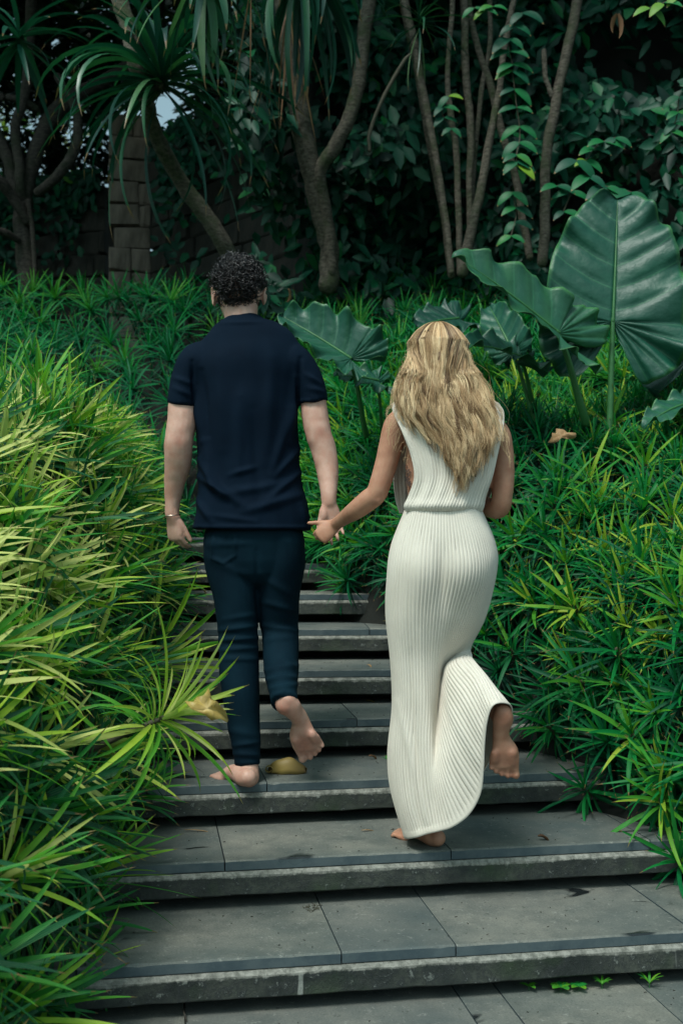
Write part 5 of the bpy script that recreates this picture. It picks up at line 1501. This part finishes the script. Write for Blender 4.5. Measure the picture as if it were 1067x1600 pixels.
# bodice: a pleated back panel and a front panel, joined over the shoulders, open at the sides
def panel(name, rows, bulge, sgn, NU=150, pleats=26, mat='knit'):
    """rows: (y, xl, xr, D at the edges, D at the middle)"""
    NR = 90
    R = crv([list(r) for r in rows], NR + 1)
    V, UV = [], []
    for i, (y, xl, xr, de, dm) in enumerate(R):
        for j in range(NU + 1):
            s = j / NU; c = 1 - abs(2 * s - 1) ** 2.4
            D = de + (dm - de) * c
            x = xl + (xr - xl) * s
            fan = s + .03 * math.sin(i * .07)
            p = W(x, y, D)
            w_ = .0028 * abs(math.sin(fan * PI * pleats)) ** .7 +   .0032 * math.sin(fan * 2 * PI * 5.5 + 1.6 * i / NR) * min(1, (1.15 - i / NR) * 2) * (.35 + .65 * abs(2 * s - 1))
            p.y += sgn * w_
            V.append(p); UV.append((s * .6, i / NR * .5))
    f = [(i * (NU + 1) + j, i * (NU + 1) + j + 1, (i + 1) * (NU + 1) + j + 1, (i + 1) * (NU + 1) + j) for i in range(NR) for j in range(NU)]
    mb = MB(); mb.add(V, f, UV, .5)
    o = mb.build(name, MAT[mat]); so = o.modifiers.new('t', 'SOLIDIFY'); so.thickness = .003; so.offset = 0
    return o
bod_b = panel('bodice_back', [(621, 662, 735, 3.515, 3.47), (624, 636, 760, 3.51, 3.455), (630, 615, 776, 3.495, 3.44), (645, 614, 787, 3.465, 3.425), (675, 628, 785, 3.435, 3.41), (710, 641, 777, 3.43, 3.405), (745, 647, 769, 3.43, 3.405), (775, 638, 759, 3.445, 3.396), (790, 631, 756, 3.45, 3.388), (799, 633, 753, 3.458, 3.402)], 1, -1)
bod_f = panel('bodice_front', [(622, 640, 752, 3.51, 3.56), (632, 612, 780, 3.52, 3.60), (660, 624, 782, 3.56, 3.63), (700, 622, 780, 3.58, 3.65), (745, 615, 775, 3.585, 3.65), (780, 618, 764, 3.59, 3.64), (802, 624, 754, 3.58, 3.64)], 1, 1)
# flower tattoo on her ribs: fine ink lines lying on the skin
mb = MB()
def ink(pts):
    P = [W(x, y, 3.5195 - .0865 * math.sqrt(max(.02, 1 - ((700.5 - x) / 68.5) ** 2))) for x, y in [(x + 2.5, y) for x, y in pts]]
    loft(mb, P, [.0009] * len(P), (1, 0, 0), 5, samp=len(P) * 3)
for cx_, cy_, r_ in ((635, 738, 4.2), (633, 748, 3.6), (637, 756, 3.4)):
    for k in range(5):
        a = k * 2 * PI / 5
        ink([(cx_ + r_ * .25 * math.cos(a), cy_ + r_ * .35 * math.sin(a)), (cx_ + r_ * .8 * math.cos(a - .35), cy_ + r_ * math.sin(a - .35)), (cx_ + r_ * 1.1 * math.cos(a), cy_ + r_ * 1.35 * math.sin(a)), (cx_ + r_ * .8 * math.cos(a + .35), cy_ + r_ * math.sin(a + .35)), (cx_ + r_ * .25 * math.cos(a), cy_ + r_ * .35 * math.sin(a))])
ink([(634, 728, ), (631, 742), (634, 758), (631, 772)])
tat = mb.build('tattoo', MAT['ink'])

# hair: wavy locks from the crown over head and shoulders down the back
mb = MB()
wcv = np.array(wc)
loft(mb, [wc + Vector((.006, -.02, -.10)), wc + Vector((0, -.012, -.06)), wc + Vector((0, -.010, 0)), wc + Vector((0, 0, .045))], [(.080, .060), (.086, .080), (.080, .090), (.055, .064)], (1, 0, 0), 20, t=.25)
# a soft under-mass so that the locks never show the skin beneath
limb_m(mb, [(684, 590, 3.46, .095, .05), (694, 625, 3.44, .120, .034), (708, 662, 3.425, .095, .022), (716, 705, 3.42, .055, .012), (718, 735, 3.418, .025, .008)], n=20)
mb.t = [.22] * len(mb.t)
XT = np.array([616, 640, 655, 680, 700, 720, 740, 758, 775, 790]); YT = np.array([668, 640, 700, 752, 775, 780, 768, 740, 712, 690])
rh = np.random.default_rng(5)
YL = [503, 520, 545, 580, 615, 650, 690, 730, 775]
XLs = [658, 646, 636, 626, 613, 617, 648, 672, 692]       # left outline of the hair going down
XRs = [708, 722, 734, 746, 766, 782, 788, 770, 745]       # right outline
DBs = [3.480, 3.450, 3.425, 3.405, 3.395, 3.385, 3.375, 3.370, 3.375]
NL = 175
HR = np.array([.107, .103, .124])                     # the hair stands a little off the skull
def head_pt(a, th, k=1.0):
    return wcv + np.array([0, -.002, .002]) + np.stack([np.sin(th) * np.sin(a) * HR[0], -np.sin(th) * np.cos(a) * HR[1], np.cos(th) * HR[2]], -1) * k
for lk in range(NL):
    s = (lk + rh.uniform(-.4, .4)) / (NL - 1); s = min(1, max(0, s))
    layer = rh.random()
    ytip = np.interp(s, [0, .08, .16, .28, .42, .55, .68, .80, .90, 1], [655, 690, 700, 735, 772, 778, 770, 745, 715, 700]) - rh.uniform(0, 75) * (rh.random() ** 1.5) - 14 * rh.random()
    amp = rh.uniform(1.8, 4.6); wavl = rh.uniform(44, 78); ph = rh.uniform(0, 6.28); ph2 = rh.uniform(0, 6.28)
    tone = np.clip(rh.normal(.68, .24) - .36 * (1 - layer) + (.14 if s < .2 or s > .85 else 0), .06, .98)
    drift = rh.uniform(-10, 10); clw = rh.uniform(4.0, 8.5)
    edge = abs(2 * s - 1)
    az0 = (2 * s - 1) * math.radians(128)
    y0s = 578
    q = np.linspace(0, 1, 12); ys = y0s + (max(ytip, 640) - y0s) * q
    xl = np.interp(ys, YL, XLs); xr = np.interp(ys, YL, XRs)
    xc = xl + (xr - xl) * (s * .94 + .03) + drift * q
    Db = np.interp(ys, YL, DBs) + .060 * edge ** 3 + .020 * (1 - layer) - .008 * np.sin(PI * q)
    ths = np.array([.04, .22, .42, .62, .82, 1.0, 1.16])
    kk = .94 + .07 * layer
    for k in range(22):
        ox, od = rh.normal(0, .42), rh.normal(0, .5)
        fr = rh.random() < .10
        w_ = clw * (1.1 - .6 * q ** 1.5) * (1.5 if fr else 1)
        p2, wl2 = rh.uniform(0, 6), wavl * rh.uniform(.9, 1.4)
        xs = xc + ox * w_ + (rh.uniform(-10, 10) * q ** 2 if fr else 0)
        Pb = np.stack([(xs - CX) / FPX * Db, Db + od * .006 * (.4 + q), CZ - (ys - CY) / FPX * Db], 1)
        Ph = head_pt(az0 + ox * .085, ths, kk + .02 * od)
        C = crv(np.vstack([Ph, Pb]), 35)
        yp = CY - (C[:, 2] - CZ) / C[:, 1] * FPX
        en = np.clip((yp - 522) / 70, 0, 1)
        C[:, 0] += (amp * en * np.sin(2 * PI * yp / wavl + ph) + .6 * en * np.sin(2 * PI * yp / wl2 + p2)) / FPX * C[:, 1]
        C[:, 1] += .005 * np.sin(2 * PI * yp / wavl + ph2) * en
        cut = 35 - int(rh.integers(0, 6))
        P = C[:cut]
        qq = np.linspace(0, 1, 35)[:cut]
        tt = np.clip(tone + rh.normal(0, .09) - .07 * np.clip(1 - qq * 4, 0, 1) + .10 * qq + .05 * np.sin(qq * 9 + p2), 0, 1)
        tube3(mb, P, (.00092 if not fr else .00055) * np.linspace(1.05, .45, cut), list(np.repeat(tt, 3)))
# flyaways
for k in range(130):
    y0_ = rh.uniform(520, 690); sd = rh.choice([-1, 1])
    x0_ = np.interp(y0_, YL, XLs if sd < 0 else XRs) - sd * 6
    P = [W(x0_ + sd * (8 * (1 - math.cos(q * 2)) + rh.uniform(0, 1) + 2 * math.sin(q * 5 + k)), y0_ + q * rh.uniform(18, 30), 3.44) for q in np.linspace(0, 1.6, 9)]
    tube3(mb, crv([list(p) for p in P], 18), .00045, .75)
hair_w = mb.build('hair', MAT['blonde'])
for o in (body_w, skirt_o, bod_b, bod_f, tat, hair_w):
    o.parent = wom; o.location = -P1
# ------------------------------------------------------------------ small things
def flat_leaf(name, label, c, L, w, az, mat, t=.5, curl=.8, fold=.5, rot=(0, 0, 0), seg=9, prof=None):
    mb = MB()
    blade(mb, L, w, 0, curl, 0, t, seg, fold=fold, prof=prof or (lambda s: max(.03, math.sin(PI * min(1, .06 + .94 * s)) ** .75)))
    V = np.array(mb.v); V -= V.mean(0); mb.v = [tuple(v) for v in V]
    o = mb.build(name, MAT[mat]); o.location = c; o.rotation_euler = (rot[0], rot[1], az)
    so = o.modifiers.new('t', 'SOLIDIFY'); so.thickness = .0009; so.offset = 0
    tag(o, label, 'leaf')
    return o
def on_step(px, py, i, up=.0):
    z = RISE * i; D = (CZ - z) * FPX / (py - CY); return W(px, py, D) + Vector((0, 0, up))

# curled yellow leaf on the fourth step: a fat folded blade with a rolled end
root = empty('fallen_leaf', on_step(449, 1209, 3, .001)); tag(root, 'thick curled yellow leaf lying on the step beside the heel of the man', 'leaf')
mb = MB(); NS, NT = 26, 14; V = []; UV = []; T = []
for i in range(NS + 1):
    s = i / NS; x = -.066 + .132 * s
    h = .054 * math.sin(PI * (.05 + .90 * s)) ** .65
    for j in range(NT + 1):
        a = PI * j / NT
        V.append((x + .004 * math.sin(9 * s + 2 * a), -math.cos(a) * (.010 + .016 * math.sin(PI * s)) , math.sin(a) ** .8 * h + .0015 * math.sin(14 * s))); UV.append((j / NT, s)); T.append(.30 + .2 * math.sin(s * 5) - (.4 if s < .06 else 0))
mb.add(V, [(i * (NT + 1) + j, i * (NT + 1) + j + 1, (i + 1) * (NT + 1) + j + 1, (i + 1) * (NT + 1) + j) for i in range(NS) for j in range(NT)], UV, T)
pts = [(-.066 + .016 * math.cos(a) * (1 - a * .07), -.004, .014 + .014 * math.sin(a) * (1 - a * .07)) for a in np.linspace(0, 6, 20)]
V2 = []; 
for (x, y, z) in pts:
    for yy in np.linspace(-.020, .016, 6): V2.append((x, yy, z))
mb.add(V2, [(i * 6 + j, i * 6 + j + 1, i * 6 + 7 + j, i * 6 + 6 + j) for i in range(19) for j in range(5)], None, .4)
o = mb.build('leaf', MAT['yellow'], root); o.location = (0, .012, 0); so = o.modifiers.new('t', 'SOLIDIFY'); so.thickness = .0014
mb = MB(); loft(mb, [(.002, .01, .046), (.001, .012, .052), (.003, .013, .056)], [.0016, .0014, .001], n=5); mb.build('leaf_stalk', MAT['yellow'], root)

def ragged_leaf(label, c, k, mat, t, rot):
    """An angular, cupped dead blade."""
    mb = MB()
    OUT = [(-.062, -.004), (-.040, .006), (-.034, .020), (-.020, .022), (-.012, .050), (.004, .028), (.020, .020), (.030, .010), (.050, .006), (.064, -.012), (.060, -.026), (.040, -.024), (.020, -.030), (0, -.022), (-.020, -.026), (-.040, -.020)]
    j = random.uniform(0, 6)
    V = [(0, -.006 * k, 0)] + [(x * .5 * k, z * .5 * k, .012 * k * math.sin(i + j)) for i, (x, z) in enumerate(OUT)] + [(x * k, z * k, k * (.012 * math.sin(i * 1.7 + j) - 2.6 * x * x)) for i, (x, z) in enumerate(OUT)]
    n = len(OUT)
    mb.add(V, [(0, 1 + i, 1 + (i + 1) % n) for i in range(n)] + [(1 + i, 1 + n + i, 1 + n + (i + 1) % n, 1 + (i + 1) % n) for i in range(n)], None, [t + .1 * math.sin(i) for i in range(len(V))])
    o = mb.build('fallen_leaf', MAT[mat]); o.location = c; o.rotation_euler = rot
    so = o.modifiers.new('t', 'SOLIDIFY'); so.thickness = .001
    tag(o, label, 'leaf')
ragged_leaf('bright yellow dead leaf caught on the lone leaning shrub', W(325, 1104, 2.88), 1.0, 'yellow', .62, (math.radians(62), .32, .15))
ragged_leaf('curled tan dry leaf resting on top of the right bed', W(876, 680, 4.55), .95, 'dry', .95, (math.radians(58), -.25, -.2))
ragged_leaf('orange brown leaf on the step below the left hand, among the lime leaves', on_step(288, 966, 6, .02), .9, 'dry', .85, (math.radians(30), 0, .2))
flat_leaf('fallen_leaf', 'thin brown curled leaf on the step at the back of the left knee', on_step(312, 926, 7, .02), .12, .03, .1, 'dry', .6, 1.2, .5)
flat_leaf('fallen_leaf', "tiny reddish leaf on the step left of the dress", on_step(583, 1186, 3, .008), .04, .018, .5, 'dry', .5, 1.2, .7)
flat_leaf('fallen_leaf', 'tiny pale leaf with a dark stalk on the fifth step', on_step(577, 1042, 5, .006), .035, .012, -.9, 'dry', .95, .8, .5)
flat_leaf('fallen_leaf', 'tiny yellow green leaf at the back of the fourth step', on_step(580, 1098, 4, .006), .045, .02, .1, 'yellow', .3, .8, .4)
flat_leaf('fallen_leaf', 'black shrivelled leaf on the step right of the standing foot of the woman', on_step(850, 1313, 2, .006), .05, .02, .2, 'dry', .0, 1.5, .8)
flat_leaf('fallen_leaf', 'thin dry sliver lying on the paver below the lowest riser, centre left', on_step(312, 1300, 2, .004), .10, .008, .05, 'dry', .8, .3, .3)
flat_leaf('fallen_leaf', 'pale sliver of leaf near the joint of the third step', on_step(575, 1299, 2, .004), .05, .008, .4, 'dry', .8, .3, .3)
flat_leaf('fallen_leaf', 'small orange leaf caught beside the head of the man on the far bank', W(452, 462, 7.6), .12, .045, 1.2, 'dry', .7, .9, .7, (1.3, .6, 0))
mb = MB(); loft(mb, [on_step(292, 1598, 0, .004), on_step(287, 1588, 0, .016), on_step(290, 1576, 0, .004)], [.002, .0025, .0015], n=6)
tag(mb.build('twig', MAT['bark_dark']), 'short black twig on the lowest step at the left', 'twig')
mb = MB(); 
for k in range(26):
    a = rng.uniform(0, 6.28); c = on_step(492 + rng.normal(0, 9), 1419 + rng.normal(0, 3), 1, .002)
    loft(mb, [c, c + Vector((.012 * math.cos(a), .012 * math.sin(a), .002))], [.0012, .0009], n=4, samp=2)
tag(mb.build('leaf_litter', MAT['stem']), 'crumbs of dry moss by the paver joint on the second step', 'litter', kind='stuff')
mb = MB()
for k in range(300):
    i = int(rng.integers(0, 6)); y0 = Y1 + RUN * (i - 1)
    x = rng.uniform(float(x_left(y0)), float(x_right(y0))); yy = y0 + .03 + rng.uniform(0, .36) + x * math.tan(math.radians(PHI[i]))
    c = Vector((x, yy, RISE * i + .002)); a = rng.uniform(0, 6.28); l = rng.uniform(.002, .007)
    loft(mb, [c, c + Vector((l * math.cos(a), l * math.sin(a), .001))], [.0012, .0008], n=4, samp=2, t=.2)
tag(mb.build('grit', MAT['bark_dark']), 'dark crumbs of soil and grit scattered over the pavers', 'grit', kind='stuff')

# weeds in the gap behind the lowest step
def weed(px, py, n, L, w, label, kind='round'):
    c = on_step(px, py, 0, .0)
    root = empty('weed', c); tag(root, label, 'weed', 'weeds in the gap behind the lowest step')
    mb = MB(); loft(mb, [(0, 0, -.02), (0, 0, .015)], [.0015, .001], n=5, samp=2); mb.build('stem', MAT['stalk'], root)
    for k in range(n):
        mb = MB(); blade(mb, L, w, .6 if kind == 'round' else 1.0, .9, k * 2.4 + .4, .8, 6, base=Vector((0, 0, .012)), fold=.15, prof=(lambda s: math.sin(PI * min(1, .08 + .9 * s)) ** .6) if kind == 'round' else None)
        mb.build('leaf', MAT['green'], root)
weed(876, 1550, 5, .034, .024, 'round leaved weed, left of the two close together')
weed(904, 1549, 5, .030, .020, 'round leaved weed, right of the two close together')
weed(826, 1548, 3, .030, .016, 'small upright weed left of the round leaved pair')
weed(940, 1546, 7, .036, .008, 'ferny weed between the round leaved pair and the grass tuft', 'f')
weed(1014, 1544, 7, .05, .007, 'tuft of grass at the right end of the gap', 'f')
c2 = W(612, 1168, 3.95)
root = empty('weed', Vector((c2.x, c2.y, RISE * 3))); tag(root, 'leafy weed on the step just left of the cream dress', 'weed')
for k in range(6):
    mb = MB(); blade(mb, .05, .024, 1.0, .7, k * 1.1, .75, 6, fold=.2, base=Vector((0, 0, .02))); mb.build('leaf', MAT['green'], root)
mb = MB(); loft(mb, [(0, 0, 0), (0, 0, .03)], [.002, .001], n=5, samp=2); mb.build('stem', MAT['stalk'], root)
